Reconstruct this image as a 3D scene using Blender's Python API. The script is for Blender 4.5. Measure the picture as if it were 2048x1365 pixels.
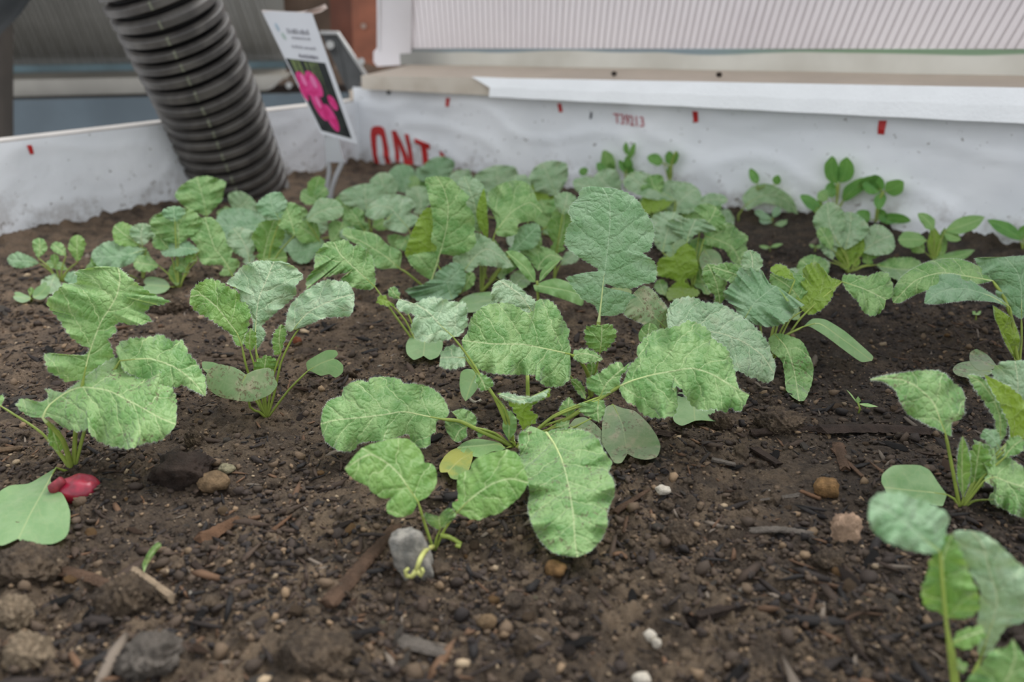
import bpy, bmesh, math, random
import numpy as np
from mathutils import Vector

for o in list(bpy.data.objects): bpy.data.objects.remove(o)
S = bpy.context.scene
COL = S.collection
random.seed(7); RNG = np.random.default_rng(11)

# ------------------------------------------------------------------ camera
F = 1700.0; PITCH = math.radians(22.0); H = 0.22
CP, SP = math.cos(PITCH), math.sin(PITCH)
CAM = np.array([0.0, 0.0, H])
cam = bpy.data.cameras.new('camera'); camo = bpy.data.objects.new('camera', cam); COL.objects.link(camo)
camo.location = (0, 0, H); camo.rotation_euler = (math.pi/2-PITCH, 0, 0)
cam.sensor_width = 36.0; cam.lens = F/2048*36.0; cam.clip_start = 0.01; cam.clip_end = 50
cam.dof.use_dof = True; cam.dof.focus_distance = 0.475; cam.dof.aperture_fstop = 7.0; cam.dof.aperture_blades = 0
S.camera = camo

# ------------------------------------------------------------------ light
w = bpy.data.worlds.new('overcast'); S.world = w; w.use_nodes = True
nt = w.node_tree; bg = nt.nodes['Background']
tc = nt.nodes.new('ShaderNodeTexCoord'); sx = nt.nodes.new('ShaderNodeSeparateXYZ')
mr = nt.nodes.new('ShaderNodeMapRange'); mr.inputs['From Min'].default_value = -0.1; mr.inputs['From Max'].default_value = 0.8
rp = nt.nodes.new('ShaderNodeValToRGB')
rp.color_ramp.elements[0].color = (0.84, 0.855, 0.88, 1); rp.color_ramp.elements[1].color = (0.88, 0.92, 0.96, 1)
nt.links.new(tc.outputs['Generated'], sx.inputs[0]); nt.links.new(sx.outputs['Z'], mr.inputs['Value'])
nt.links.new(mr.outputs[0], rp.inputs[0]); nt.links.new(rp.outputs[0], bg.inputs[0])
bg.inputs[1].default_value = 1.06
sun = bpy.data.lights.new('soft_daylight', 'SUN'); sun.energy = 3.0; sun.angle = math.radians(42); sun.color = (1.0, 0.985, 0.96)
suno = bpy.data.objects.new('soft_daylight', sun); COL.objects.link(suno)
suno.rotation_euler = (math.radians(-24), math.radians(26), 0)
S.view_settings.view_transform = 'Standard'; S.view_settings.look = 'None'
S.view_settings.exposure = 0.28; S.view_settings.gamma = 1.0; S.view_settings.use_curve_mapping = False

# ------------------------------------------------------------------ helpers
def srgb(r, g, b):
    f = lambda c: ((c/255+0.055)/1.055)**2.4 if c > 10 else c/255/12.92
    return (f(r), f(g), f(b), 1.0)
def ray(px, py):
    px = np.asarray(px, float); py = np.asarray(py, float)
    xc = (px-1024)/F; yc = (py-682.5)/F
    return np.stack([xc, CP-yc*SP, -SP-yc*CP], -1)
def atY(px, py, Y):
    d = ray(px, py); return CAM + d*(np.asarray(Y)/d[..., 1])[..., None]
def atZ(px, py, z):
    d = ray(px, py); return CAM + d*((np.asarray(z)-H)/d[..., 2])[..., None]
def depth(P): return P[1]*CP + (H-P[2])*SP

def _h(ix, iy, seed):
    n = (ix.astype(np.int64)*374761393 + iy.astype(np.int64)*668265263 + seed*1274126177) & 0x7fffffff
    n = ((n ^ (n >> 13))*1274126177) & 0x7fffffff
    return (n ^ (n >> 16)) & 0xffff
def perlin(x, y, seed=0):
    x = np.asarray(x, float); y = np.asarray(y, float)
    ix = np.floor(x).astype(np.int64); iy = np.floor(y).astype(np.int64); fx = x-ix; fy = y-iy
    def g(i, j, dx, dy):
        a = _h(i, j, seed)*(2*math.pi/65536); return np.cos(a)*dx+np.sin(a)*dy
    u = fx**3*(fx*(fx*6-15)+10); v = fy**3*(fy*(fy*6-15)+10)
    a = g(ix, iy, fx, fy); b = g(ix+1, iy, fx-1, fy); c = g(ix, iy+1, fx, fy-1); d = g(ix+1, iy+1, fx-1, fy-1)
    return (a+(b-a)*u)+((c+(d-c)*u)-(a+(b-a)*u))*v
def ground_low(x, y):
    return 0.0035*perlin(x/0.16, y/0.16, 1)+0.006*perlin(x/0.055, y/0.055, 2)
def ground_z(x, y):
    z = ground_low(x, y)
    rough = 0.65+0.6*np.clip(perlin(x/0.13+5, y/0.13, 9)*2+0.3, 0, 1)+0.5*np.clip((0.34-y)/0.08, 0, 1)
    z = z+rough*(0.0060*(np.abs(perlin(x/0.026, y/0.02, 3))-0.2)+0.0042*(np.abs(perlin(x/0.010, y/0.0085, 4))-0.2)
                 + 0.0026*(np.abs(perlin(x/0.0048, y/0.0048, 5))-.15)+0.0013*perlin(x/0.0026, y/0.0026, 6))
    return z
WALLS = []          # (point, inward normal) of the two bed walls, filled in when the bed is built
def clampw(P, m=0.014):
    P = np.asarray(P, float); d = P-CAM; k = np.ones(P.shape[:-1])
    for o, n in WALLS:
        s0 = (CAM[:2]-o)@n; s1 = (P[..., :2]-o)@n
        k = np.where(s1 < m, np.minimum(k, (s0-m)/np.maximum(s0-s1, 1e-6)), k)
    return CAM+d*k[..., None]
def on_ground(px, py):
    z = 0.0
    for _ in range(4):
        P = atZ(px, py, z); z = float(ground_low(P[0], P[1]))
    P[2] = z; return clampw(P, 0.018)

def tag(o, label=None, cat=None, group=None, kind=None):
    if label: o['label'] = label
    if cat: o['category'] = cat
    if group: o['group'] = group
    if kind: o['kind'] = kind
    return o
def empty(name, loc, label, cat, group=None):
    o = bpy.data.objects.new(name, None); COL.objects.link(o); o.empty_display_size = 0.01
    o.location = loc; return tag(o, label, cat, group)
def mesh_obj(name, V, Fc, mats, parent=None, org=(0, 0, 0), smooth=True, uv=None, matidx=None, colors=None):
    V = np.asarray(V, float)-np.asarray(org, float)
    me = bpy.data.meshes.new(name); me.from_pydata(V.tolist(), [], [list(map(int, f)) for f in Fc])
    if not isinstance(mats, (list, tuple)): mats = [mats]
    for m in mats: me.materials.append(m)
    if smooth: me.polygons.foreach_set('use_smooth', [True]*len(me.polygons))
    if matidx is not None: me.polygons.foreach_set('material_index', matidx)
    if uv is not None:
        ul = me.uv_layers.new(name='uv'); li = np.empty(len(me.loops), np.int32); me.loops.foreach_get('vertex_index', li)
        ul.data.foreach_set('uv', np.asarray(uv)[li].ravel())
    if colors is not None:
        ca = me.color_attributes.new('tint', 'FLOAT_COLOR', 'POINT'); ca.data.foreach_set('color', np.asarray(colors, np.float32).ravel())
    me.update()
    o = bpy.data.objects.new(name, me); COL.objects.link(o)
    if parent is not None: o.parent = parent
    else: o.location = org
    return o

# ------------------------------------------------------------------ materials
class NT:
    def __init__(s, name):
        s.m = bpy.data.materials.new(name); s.m.use_nodes = True; s.t = s.m.node_tree
        s.p = s.t.nodes['Principled BSDF']; s.out = s.t.nodes['Material Output']
    def n(s, typ, **kw):
        nd = s.t.nodes.new(typ)
        for k, v in kw.items():
            if k in nd.inputs: s.set(nd.inputs[k], v)
            else: setattr(nd, k, v)
        return nd
    def set(s, sock, v):
        if hasattr(v, 'is_output'): s.t.links.new(v, sock)
        else: sock.default_value = v
    def math(s, op, a, b=0.0, c=None):
        nd = s.t.nodes.new('ShaderNodeMath'); nd.operation = op; s.set(nd.inputs[0], a); s.set(nd.inputs[1], b)
        if c is not None: s.set(nd.inputs[2], c)
        return nd.outputs[0]
    def mix(s, f, a, b, bt='MIX'):
        nd = s.t.nodes.new('ShaderNodeMix'); nd.data_type = 'RGBA'; nd.blend_type = bt
        s.set(nd.inputs[0], f); s.set(nd.inputs[6], a); s.set(nd.inputs[7], b); return nd.outputs[2]
    def ramp(s, v, lo, hi):
        nd = s.t.nodes.new('ShaderNodeMapRange'); nd.interpolation_type = 'SMOOTHSTEP'
        s.set(nd.inputs['Value'], v); nd.inputs['From Min'].default_value = lo; nd.inputs['From Max'].default_value = hi; return nd.outputs[0]
    def noise(s, vec, scale, detail=3, rough=0.55):
        nd = s.t.nodes.new('ShaderNodeTexNoise'); s.set(nd.inputs['Vector'], vec); nd.inputs['Scale'].default_value = scale
        nd.inputs['Detail'].default_value = detail; nd.inputs['Roughness'].default_value = rough; return nd.outputs['Fac']
    def vor(s, vec, scale, feat='F1', out='Distance'):
        nd = s.t.nodes.new('ShaderNodeTexVoronoi'); nd.feature = feat; s.set(nd.inputs['Vector'], vec); nd.inputs['Scale'].default_value = scale
        return nd.outputs[out]
    def bump(s, h, dist, strength=1.0):
        nd = s.t.nodes.new('ShaderNodeBump'); s.set(nd.inputs['Height'], h); nd.inputs['Distance'].default_value = dist
        nd.inputs['Strength'].default_value = strength; return nd.outputs[0]
    def geo(s): return s.t.nodes.new('ShaderNodeNewGeometry')
    def obj(s): return s.t.nodes.new('ShaderNodeTexCoord').outputs['Object']

def simple(name, col, rough=0.6, var=0.25, scale=60, bump=0.0, bscale=200, spec=0.4, metal=0.0, col2=None):
    t = NT(name); p = t.p; ob = t.obj()
    n = t.noise(ob, scale, 4)
    c2 = col2 or tuple(c*(1-var) for c in col[:3])+(1,)
    t.set(p.inputs['Base Color'], t.mix(t.ramp(n, 0.35, 0.65), c2, col))
    p.inputs['Roughness'].default_value = rough; p.inputs['Specular IOR Level'].default_value = spec; p.inputs['Metallic'].default_value = metal
    if bump: t.set(p.inputs['Normal'], t.bump(t.noise(ob, bscale, 5, 0.6), bump))
    return t.m

def leaf_mat(name, top, top2, under, vein, net=2.5, spots=0.0, pucker=0.0010, transl=0.22, lat=1.0, dust=0.0):
    t = NT(name); p = t.p
    uv = t.n('ShaderNodeUVMap', uv_map='uv').outputs[0]
    sep = t.n('ShaderNodeSeparateXYZ'); t.set(sep.inputs[0], uv); a = sep.outputs[0]; b = t.math('ABSOLUTE', sep.outputs[1])
    rnd = t.n('ShaderNodeObjectInfo').outputs['Random']
    offv = t.n('ShaderNodeVectorMath', operation='ADD'); t.set(offv.inputs[0], uv)
    cmb = t.n('ShaderNodeCombineXYZ'); t.set(cmb.inputs[0], t.math('MULTIPLY', rnd, 37.0)); t.set(cmb.inputs[2], t.math('MULTIPLY', rnd, 11.0)); t.set(offv.inputs[1], cmb.outputs[0])
    ouv = offv.outputs[0]
    wob = t.math('MULTIPLY', t.math('SUBTRACT', t.noise(ouv, 0.9, 2), 0.5), 0.95)
    side = t.math('MULTIPLY', t.math('GREATER_THAN', sep.outputs[1], 0.0), 0.45)
    # lateral veins: a - 0.75 b = k * spacing
    q = t.math('ADD', t.math('ADD', t.math('SUBTRACT', a, t.math('MULTIPLY', b, 0.75)), wob), side)
    q = t.math('DIVIDE', q, 1.1)
    fr = t.math('SUBTRACT', t.math('FRACT', q), 0.5); dl = t.math('MULTIPLY', t.math('ABSOLUTE', fr), 1.1)   # 0 at the vein
    latm = t.math('MULTIPLY', t.math('SUBTRACT', 1.0, t.ramp(dl, 0.010, 0.032)), lat)
    # net of small veins
    nv = t.n('ShaderNodeVectorMath', operation='ADD'); t.set(nv.inputs[0], ouv)
    nz = t.n('ShaderNodeTexNoise'); t.set(nz.inputs['Vector'], ouv); nz.inputs['Scale'].default_value = 2.5
    sc = t.n('ShaderNodeVectorMath', operation='SCALE'); t.set(sc.inputs[0], nz.outputs['Color']); sc.inputs['Scale'].default_value = 0.25; t.set(nv.inputs[1], sc.outputs[0])
    de = t.vor(nv.outputs[0], net, 'DISTANCE_TO_EDGE')
    netm = t.math('SUBTRACT', 1.0, t.ramp(de, 0.01, 0.075))
    de2 = t.vor(nv.outputs[0], net*2.6, 'DISTANCE_TO_EDGE')
    midm = t.math('SUBTRACT', 1.0, t.ramp(b, 0.01, 0.06))
    # colours
    oc = t.n('ShaderNodeVectorMath', operation='SCALE'); t.set(oc.inputs[0], t.obj()); oc.inputs['Scale'].default_value = 100.0; oc = oc.outputs[0]
    blot = t.noise(oc, 0.9, 3)
    c = t.mix(t.ramp(blot, 0.36, 0.64), top, top2)
    c = t.mix(t.math('MULTIPLY', t.math('SUBTRACT', rnd, 0.5), 0.5), c, (0.20, 0.36, 0.10, 1))
    c = t.mix(t.math('MULTIPLY', netm, 0.16), c, vein)
    c = t.mix(t.math('MULTIPLY', latm, 0.55), c, vein)
    c = t.mix(t.math('MULTIPLY', midm, 0.75), c, vein)
    if dust > 0:
        dn = t.noise(oc, 1.6, 4)
        c = t.mix(t.math('MULTIPLY', t.ramp(dn, 0.5, 0.72), dust), c, srgb(165, 158, 128))
    if spots > 0:
        sp = t.math('MULTIPLY', t.ramp(t.noise(oc, 5.5, 4, 0.7), 0.72-0.155*spots, 0.75-0.155*spots), t.ramp(t.noise(oc, 0.8, 1), 0.45, 0.55))
        sp = t.math('MAXIMUM', sp, t.math('MULTIPLY', t.ramp(t.noise(oc, 20, 2, 0.6), 0.68, 0.72), t.ramp(t.noise(oc, 0.9, 2), 0.42, 0.58)))
        c = t.mix(t.math('MULTIPLY', sp, 0.8), c, srgb(92, 70, 50))
    g = t.geo()
    cu = t.mix(t.math('MULTIPLY', t.math('MAXIMUM', latm, t.math('MULTIPLY', netm, 0.35)), 0.35), under, vein)
    c = t.mix(g.outputs['Backfacing'], c, cu)
    t.set(p.inputs['Base Color'], c); p.inputs['Roughness'].default_value = 0.46; p.inputs['Specular IOR Level'].default_value = 0.5
    p.inputs['Sheen Weight'].default_value = 0.35; p.inputs['Sheen Roughness'].default_value = 0.5
    h = t.math('ADD', t.math('MULTIPLY', t.ramp(de, 0.0, 0.30), 0.38), t.math('MULTIPLY', t.ramp(dl, 0.0, 0.26), 0.55))
    h = t.math('ADD', h, t.math('MULTIPLY', t.ramp(de2, 0.0, 0.3), 0.12))
    h = t.math('ADD', h, t.math('MULTIPLY', t.noise(ouv, 30, 2), 0.07))
    t.set(p.inputs['Normal'], t.bump(h, pucker))
    tr = t.n('ShaderNodeBsdfTranslucent'); t.set(tr.inputs[0], t.mix(0.55, c, (0.42, 0.62, 0.05, 1)))
    mx = t.n('ShaderNodeMixShader'); mx.inputs[0].default_value = transl
    t.t.links.new(p.outputs[0], mx.inputs[1]); t.t.links.new(tr.outputs[0], mx.inputs[2]); t.t.links.new(mx.outputs[0], t.out.inputs[0])
    return t.m
VEIN = srgb(192, 208, 150)
G1, G2 = srgb(138, 176, 106), srgb(96, 146, 70)
M = {}
M['leaf'] = leaf_mat('leaf_green', G1, G2, srgb(140, 170, 78), VEIN)
M['spot'] = leaf_mat('leaf_green_spotted', G1, G2, srgb(140, 170, 78), VEIN, spots=1.0)
M['bright'] = leaf_mat('leaf_fresh_green', srgb(124, 166, 80), srgb(98, 148, 60), srgb(138, 168, 48), VEIN, transl=0.3)
M['back'] = leaf_mat('leaf_yellow_green', srgb(128, 164, 60), srgb(110, 152, 52), srgb(136, 170, 52), VEIN, transl=0.38)
M['pale'] = leaf_mat('leaf_pale_greyish', srgb(160, 188, 150), srgb(130, 166, 122), srgb(148, 172, 90), srgb(196, 208, 168), dust=0.25)
M['cot'] = leaf_mat('seed_leaf', srgb(132, 166, 112), srgb(112, 152, 94), srgb(130, 158, 80), srgb(160, 180, 120), pucker=0.00008, lat=0.35, dust=0.15)
M['dirty'] = leaf_mat('seed_leaf_dirty', srgb(128, 146, 104), srgb(108, 138, 90), srgb(130, 158, 80), srgb(150, 165, 118), pucker=0.00008, lat=0.3, spots=1.15, dust=0.9)
M['yellow'] = leaf_mat('seed_leaf_yellowing', srgb(158, 158, 58), srgb(104, 138, 62), srgb(150, 156, 60), srgb(170, 170, 90), pucker=0.0001, lat=0.4, spots=0.5)
M['weed'] = leaf_mat('weed_leaf', srgb(128, 168, 98), srgb(112, 158, 84), srgb(140, 172, 90), srgb(170, 196, 130), pucker=0.00015, lat=0.3)
M['pea'] = leaf_mat('pea_leaf', srgb(92, 148, 62), srgb(72, 132, 52), srgb(110, 150, 60), srgb(120, 166, 90), pucker=0.0001, lat=0.2)
M['cool'] = leaf_mat('leaf_bluish_green', srgb(138, 172, 134), srgb(108, 152, 106), srgb(134, 166, 80), srgb(160, 190, 150))
M['stalk'] = simple('stalk_green', srgb(148, 166, 76), 0.45, 0.25, 90, 0.0001, 900)
M['midrib'] = simple('midrib_pale', srgb(190, 204, 140), 0.5, 0.15, 90)
M['wither'] = simple('withered_stalk', srgb(188, 190, 112), 0.5, 0.2, 200)
M['hair'] = simple('leaf_hair', srgb(206, 218, 200), 0.6, 0.05, 50)

# ------------------------------------------------------------------ leaf engine
def P2(s):
    if isinstance(s, str): return [tuple(map(float, q.split(','))) for q in s.split()]
    return [tuple(q) for q in s]
def catmull(pts, step):
    pts = np.asarray(pts, float); out = []
    n = len(pts); ext = np.vstack([2*pts[0]-pts[1], pts, 2*pts[-1]-pts[-2]])
    for i in range(n-1):
        p0, p1, p2, p3 = ext[i:i+4]; k = max(1, int(np.linalg.norm(p2-p1)/step))
        for j in range(k):
            t = j/k
            c = 0.5*((2*p1)+(-p0+p2)*t+(2*p0-5*p1+4*p2-p3)*t*t+(-p0+3*p1-3*p2+p3)*t**3)
            l = p1+(p2-p1)*t; out.append(0.7*c+0.3*l)
    out.append(pts[-1]); return np.array(out)
def resample(pts, n):
    pts = np.asarray(pts, float); d = np.r_[0, np.cumsum(np.linalg.norm(np.diff(pts, axis=0), axis=1))]
    q = np.linspace(0, d[-1], n); return np.stack([np.interp(q, d, pts[:, k]) for k in range(pts.shape[1])], 1)
def tube(pts, rad, sides=7):
    pts = np.asarray(pts, float); n = len(pts); rad = np.broadcast_to(rad, (n,))
    V, Fc = [], []; tan = np.gradient(pts, axis=0); tan /= np.linalg.norm(tan, axis=1)[:, None]+1e-12
    u = np.cross(tan[0], [0.3, 0.2, 0.93]); u /= np.linalg.norm(u)
    for i in range(n):
        u = u-tan[i]*u.dot(tan[i]); u /= np.linalg.norm(u)+1e-12; v = np.cross(tan[i], u)
        for k in range(sides):
            a = 2*math.pi*k/sides; V.append(pts[i]+rad[i]*(math.cos(a)*u+math.sin(a)*v))
    for i in range(n-1):
        for k in range(sides):
            a = i*sides+k; b = i*sides+(k+1) % sides; Fc.append((a, b, b+sides, a+sides))
    Fc.append(tuple(range(sides))[::-1]); Fc.append(tuple(range((n-1)*sides, n*sides)))
    return np.array(V), Fc

def blade(mid, L, R, Yb, Yt, a=0.45, arch=0.05, curl=-0.22, foldL=0.10, foldR=0.10, ripple=0.21, teeth=1.0, back=False, seed=0, near=True, hair=False, tw=1.0, nonet=0):
    mid = P2(mid); L = P2(L); R = P2(R)
    rs = np.random.default_rng(seed)
    B = atY(mid[0][0], mid[0][1], Yb); T = atY(mid[-1][0], mid[-1][1], Yt)
    Ln = np.linalg.norm(T-B); m = (T-B)/Ln; tcv = CAM-(B+T)/2; tcv /= np.linalg.norm(tcv); ppm = F/depth((B+T)/2)
    for aa in (a, a*0.75, a*0.5, a*0.25, 0.0):
        n = aa*np.array([0, 0, 1.0])+(1-aa)*tcv; n = n-m*n.dot(m); n /= np.linalg.norm(n)
        if n.dot(tcv) > 0.42: break
    step = 2.2 if near else 3.5
    midr = catmull(mid, 4); midr = resample(midr, 60); dm = np.linalg.norm(np.diff(midr, axis=0), axis=1); arcm = np.r_[0, np.cumsum(dm)]; Lm = arcm[-1]
    nv = 9 if near else 5
    cols = {}; hairsegs = []
    for side, raw in ((-1, L), (1, R)):
        bd = catmull([mid[0]]+raw+[mid[-1]], step)
        d = np.r_[0, np.cumsum(np.linalg.norm(np.diff(bd, axis=0), axis=1))]
        # arc-length projection on the midrib
        dd = ((bd[:, None, :]-midr[None])**2).sum(-1)
        # weight so that rows stay ordered
        prog = (d/d[-1])*Lm
        cost = np.sqrt(dd)+0.15*np.abs(arcm[None]-prog[:, None])
        s = arcm[cost.argmin(1)]/Lm; s = np.maximum.accumulate(s)
        k = 9; ss = np.convolve(np.r_[np.zeros(k//2), s, np.ones(k//2)], np.ones(k)/k, 'valid'); s = ss; s[0] = 0; s[-1] = 1
        mp = np.stack([np.interp(s*Lm, arcm, midr[:, j]) for j in (0, 1)], 1)
        ow = bd-mp; wd = np.linalg.norm(ow, axis=1)
        tn = np.gradient(bd, axis=0); tn /= np.linalg.norm(tn, axis=1)[:, None]+1e-9
        nrm = np.stack([tn[:, 1], -tn[:, 0]], 1); sg = np.sign((nrm*ow).sum(1)); sgm = np.sign(sg.sum()) or 1; nrm = nrm*sgm
        if teeth > 0:
            tsp = max(7.0, 0.0035*ppm); ph = rs.uniform(0, 1); jit = 0.35*np.interp(d, np.arange(0, d[-1]+tsp*2, tsp), rs.uniform(-1, 1, len(np.arange(0, d[-1]+tsp*2, tsp))))
            prof = np.abs(np.sin(math.pi*(d/tsp+ph+jit))); amp = teeth*0.00085*ppm*np.clip(d/d[-1]/0.08, 0, 1)*np.clip((1-d/d[-1])/0.03, 0.3, 1)*np.clip(wd/(Lm*0.12), 0, 1)
            bd = bd+nrm*((prof-0.6)*amp)[:, None]
        vs = np.linspace(0, 1, nv)[1:]
        ph1, ph2 = rs.uniform(0, 6.28, 2); lam = Lm*rs.uniform(0.32, 0.5)
        Vp = mp[None]+(bd-mp)[None]*vs[:, None, None]                      # nv-1, N, 2
        wm = wd/ppm; fold = foldL if side < 0 else foldR
        v_ = vs[:, None]; s_ = s[None]
        disp = arch*Ln*4*s_*(1-s_)+fold*v_*wm[None]+curl*wm[None]*v_**2+ripple*wm[None]*v_**2*(np.sin(2*math.pi*d/lam+ph1)+0.5*np.sin(2*math.pi*d/lam*2.3+ph2))[None]
        disp = disp+(0.0010*perlin(Vp[..., 0]/(0.014*ppm), Vp[..., 1]/(0.014*ppm), 50+seed % 50)+0.00035*perlin(Vp[..., 0]/(0.005*ppm), Vp[..., 1]/(0.005*ppm), 20+seed % 50))*(0.3 if teeth == 0 else 1)*(v_*4).clip(0, 1)
        cols[side] = (Vp, disp, s, wm, vs, bd, nrm, d)
    # midrib rows for each side share the midrib of their own s values
    def lift(Vpx, disp):
        dr = ray(Vpx[..., 0], Vpx[..., 1]); den = dr@n; den = np.minimum(den, -0.12)
        t = ((B-CAM)@n+disp)/den; P = CAM+dr*t[..., None]
        for _ in range(2):
            g = ground_low(P[..., 0], P[..., 1])+0.0042; bad = P[..., 2] < g
            t2 = (g-H)/dr[..., 2]; t = np.where(bad & (dr[..., 2] < -1e-3), np.minimum(t, t2), t); P = CAM+dr*t[..., None]
        return clampw(P)
    V, Fc, UV, MI = [], [], [], []
    for side in (-1, 1):
        Vp, disp, s, wm, vs, bd, nrm, d = cols[side]; N = len(s)
        mp = np.stack([np.interp(s*Lm, arcm, midr[:, j]) for j in (0, 1)], 1)
        md = arch*Ln*4*s*(1-s)
        rows = [lift(mp, md)]+[lift(Vp[k], disp[k]) for k in range(len(vs))]
        base = len(V)
        for k, rw in enumerate(rows):
            vv = 0.0 if k == 0 else vs[k-1]
            V.extend(rw); UV.extend(np.stack([s*Ln*100, side*(vv*wm*100)], 1))
        flip = (side < 0) ^ back
        # orientation test
        q0, q1, q2 = rows[0][N//2], rows[0][min(N//2+3, N-1)], rows[-1][N//2]
        for k in range(len(rows)-1):
            for i in range(N-1):
                p, q, r, t = base+k*N+i, base+k*N+i+1, base+(k+1)*N+i+1, base+(k+1)*N+i
                Fc.append((p, q, r, t))
        cr = np.cross(q1-q0, q2-q0).dot(n)
        want = -1 if back else 1
        if cr*want < 0:
            st = len(Fc)-(len(rows)-1)*(N-1); Fc[st:] = [f[::-1] for f in Fc[st:]]
        MI.extend([0]*((len(rows)-1)*(N-1)))
        if hair:
            edge = rows[-1]; out3 = edge-rows[-2]; out3 /= np.linalg.norm(out3, axis=1)[:, None]+1e-9
            tang = np.gradient(edge, axis=0); tang /= np.linalg.norm(tang, axis=1)[:, None]+1e-9
            for i in range(2, N-2):
                for _ in range(2):
                    e = edge[i]+tang[i]*rs.uniform(-.5, .5)*0.0006; h = rs.uniform(0.0006, 0.0013)
                    dv = out3[i]+0.5*n*rs.uniform(-0.2, 1)+tang[i]*rs.uniform(-.5, .5); dv /= np.linalg.norm(dv)
                    b0 = len(V); V.extend([e-tang[i]*0.00006, e+tang[i]*0.00006, e+dv*h]); UV.extend([(0, 1)]*3); Fc.append((b0, b0+1, b0+2)); MI.append(1)
    ml = lift(midr, arch*Ln*4*np.linspace(0, 1, 60)*(1-np.linspace(0, 1, 60)))
    return np.array(V), Fc, np.array(UV), MI, ml, n, B, Ln

SEED = [100]
class Plant:
    def __init__(s, name, cx, cy, label, cat='seedling', group=None, Y=None, mat='leaf'):
        s.P = on_ground(cx, cy) if Y is None else atY(cx, cy, Y)
        s.cx, s.cy = cx, cy; s.Y = s.P[1]; s.ppm = F/depth(s.P); s.mat = mat; s.near = s.ppm > 2300; s.hairy = s.ppm > 2900
        s.e = empty(name, tuple(s.P), label, cat, group)
    def leaf(s, mid, L, R, dyb=None, dyt=None, mat=None, pet=None, parent=None, name='leaf', stalk=True, rad=None, part=None, cot=False, hair=None, **kw):
        SEED[0] += 1; mid = P2(mid)
        b, t = mid[0], mid[-1]
        yb = s.Y+(dyb/100 if dyb is not None else 0.25*(s.cy-b[1])/s.ppm)
        if dyt is None:
            dv = (b[1]-t[1])/s.ppm; yt = yb+(0.6*dv if dv > 0 else 1.1*dv)
        else: yt = s.Y+dyt/100
        if cot:
            for kk, vv_ in (('teeth', 0), ('ripple', 0.0), ('foldL', .04), ('foldR', .04), ('curl', -.08), ('arch', .03)): kw.setdefault(kk, vv_)
            name = 'seed_leaf'
        hr = (s.hairy and not cot and not kw.get('nohair')) if hair is None else hair; kw.pop('nohair', None)
        V, Fc, UV, MI, ml, n, B, Ln = blade(mid, L, R, yb, yt, seed=SEED[0], near=s.near, hair=hr, **kw)
        mm = M[mat or s.mat]
        o = mesh_obj(name, V, Fc, [mm, M['hair']], parent or s.e, s.P, uv=UV, matidx=MI)
        if stalk:
            r0 = rad or min(0.0016, max(0.0006, 0.017*Ln))
            k = 46; mr_ = ml[:k]-n*r0*0.35*np.linspace(0.2, 1, k)[:, None]
            wp = [s.P+np.array([0, 0, -0.002])]
            pp = P2(pet) if pet else []
            for i, q in enumerate(pp):
                f = (i+1)/(len(pp)+1); wp.append(atY(q[0], q[1], s.Y+(B[1]-s.Y)*f))
            if not pp:
                mmid = (s.P+B)/2; wp.append(mmid+np.array([(B[0]-s.P[0])*-0.06, 0, 0.06*np.linalg.norm(B-s.P)]))
            if parent is None:
                path = catmull(wp+[B], 0.003 if s.near else 0.006)
                path = np.vstack([path[:-1], mr_[::3]])
            else: path = mr_[::3]
            L_ = np.linalg.norm(np.diff(path, axis=0), axis=1).cumsum(); L_ = np.r_[0, L_]/L_[-1]
            fb = 1-np.linalg.norm(np.diff(mr_, axis=0), axis=1).sum()/max(1e-6, np.linalg.norm(np.diff(path, axis=0), axis=1).sum())
            rd = np.where(L_ < fb, r0*(1.25-0.35*L_/max(fb, 0.01)), r0*np.clip(0.55*(1-(L_-fb)/max(1e-3, 1-fb))**1.8, 0.04, 1))
            V, Fc = tube(path, rd, 7 if s.near else 5)
            cx_ = [0 if (i//(7 if s.near else 5))/len(path) < fb else 1 for i in range(len(Fc))]
            so = mesh_obj('stalk', V, Fc, [M['stalk'], M['midrib']], o, s.P, matidx=cx_)
        return o
    def tl(s, b, t, w, k='r', **kw):
        """leaf from a natural template: base pixel, tip pixel, width"""
        SEED[0] += 1; rs = random.Random(SEED[0]); w = w*(1 if s.near else 1.12)
        b = np.array(b, float); t = np.array(t, float); m = t-b; ln = np.linalg.norm(m); m /= ln; q = np.array([m[1], -m[0]])
        prof = {'o': [(.1, .3), (.28, .72), (.5, .98), (.7, 1), (.87, .75), (.96, .38)],
                'r': [(.05, .28), (.13, .5), (.2, .34), (.32, .68), (.5, .98), (.7, 1), (.87, .74), (.96, .36)],
                'l': [(.1, .4), (.3, .9), (.5, 1), (.7, .8), (.88, .42)],
                'p': [(.08, .5), (.25, .92), (.5, 1), (.75, .8), (.92, .4)],
                'h': [(.05, .3), (.2, .75), (.45, 1), (.7, 1), (.92, .85), (1.02, .5), (1.0, .2)]}[k]
        bend = rs.uniform(-.1, .1)
        mt = b+m*ln*(0.9 if k == 'h' else 1.0)
        md = [tuple(b+(mt-b)*f+q*bend*ln*math.sin(math.pi*f)) for f in (0, .25, .5, .75, 1)]
        def sd(sg): return [tuple(b+m*ln*f+q*(sg*w/2*g*rs.uniform(.88, 1.1)+bend*ln*math.sin(math.pi*min(f, 1)))) for f, g in prof]
        if k in 'h': kw.setdefault('cot', True); kw.setdefault('mat', 'cot')
        if k in 'lp': kw.setdefault('teeth', 0.2)
        if k != 'h' and not kw.get('cot'): kw.setdefault('ripple', rs.uniform(.08, .24)); kw.setdefault('foldL', rs.uniform(-.1, .4)); kw.setdefault('foldR', rs.uniform(-.1, .4))
        return s.leaf(md, sd(-1), sd(1), **kw)
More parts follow.
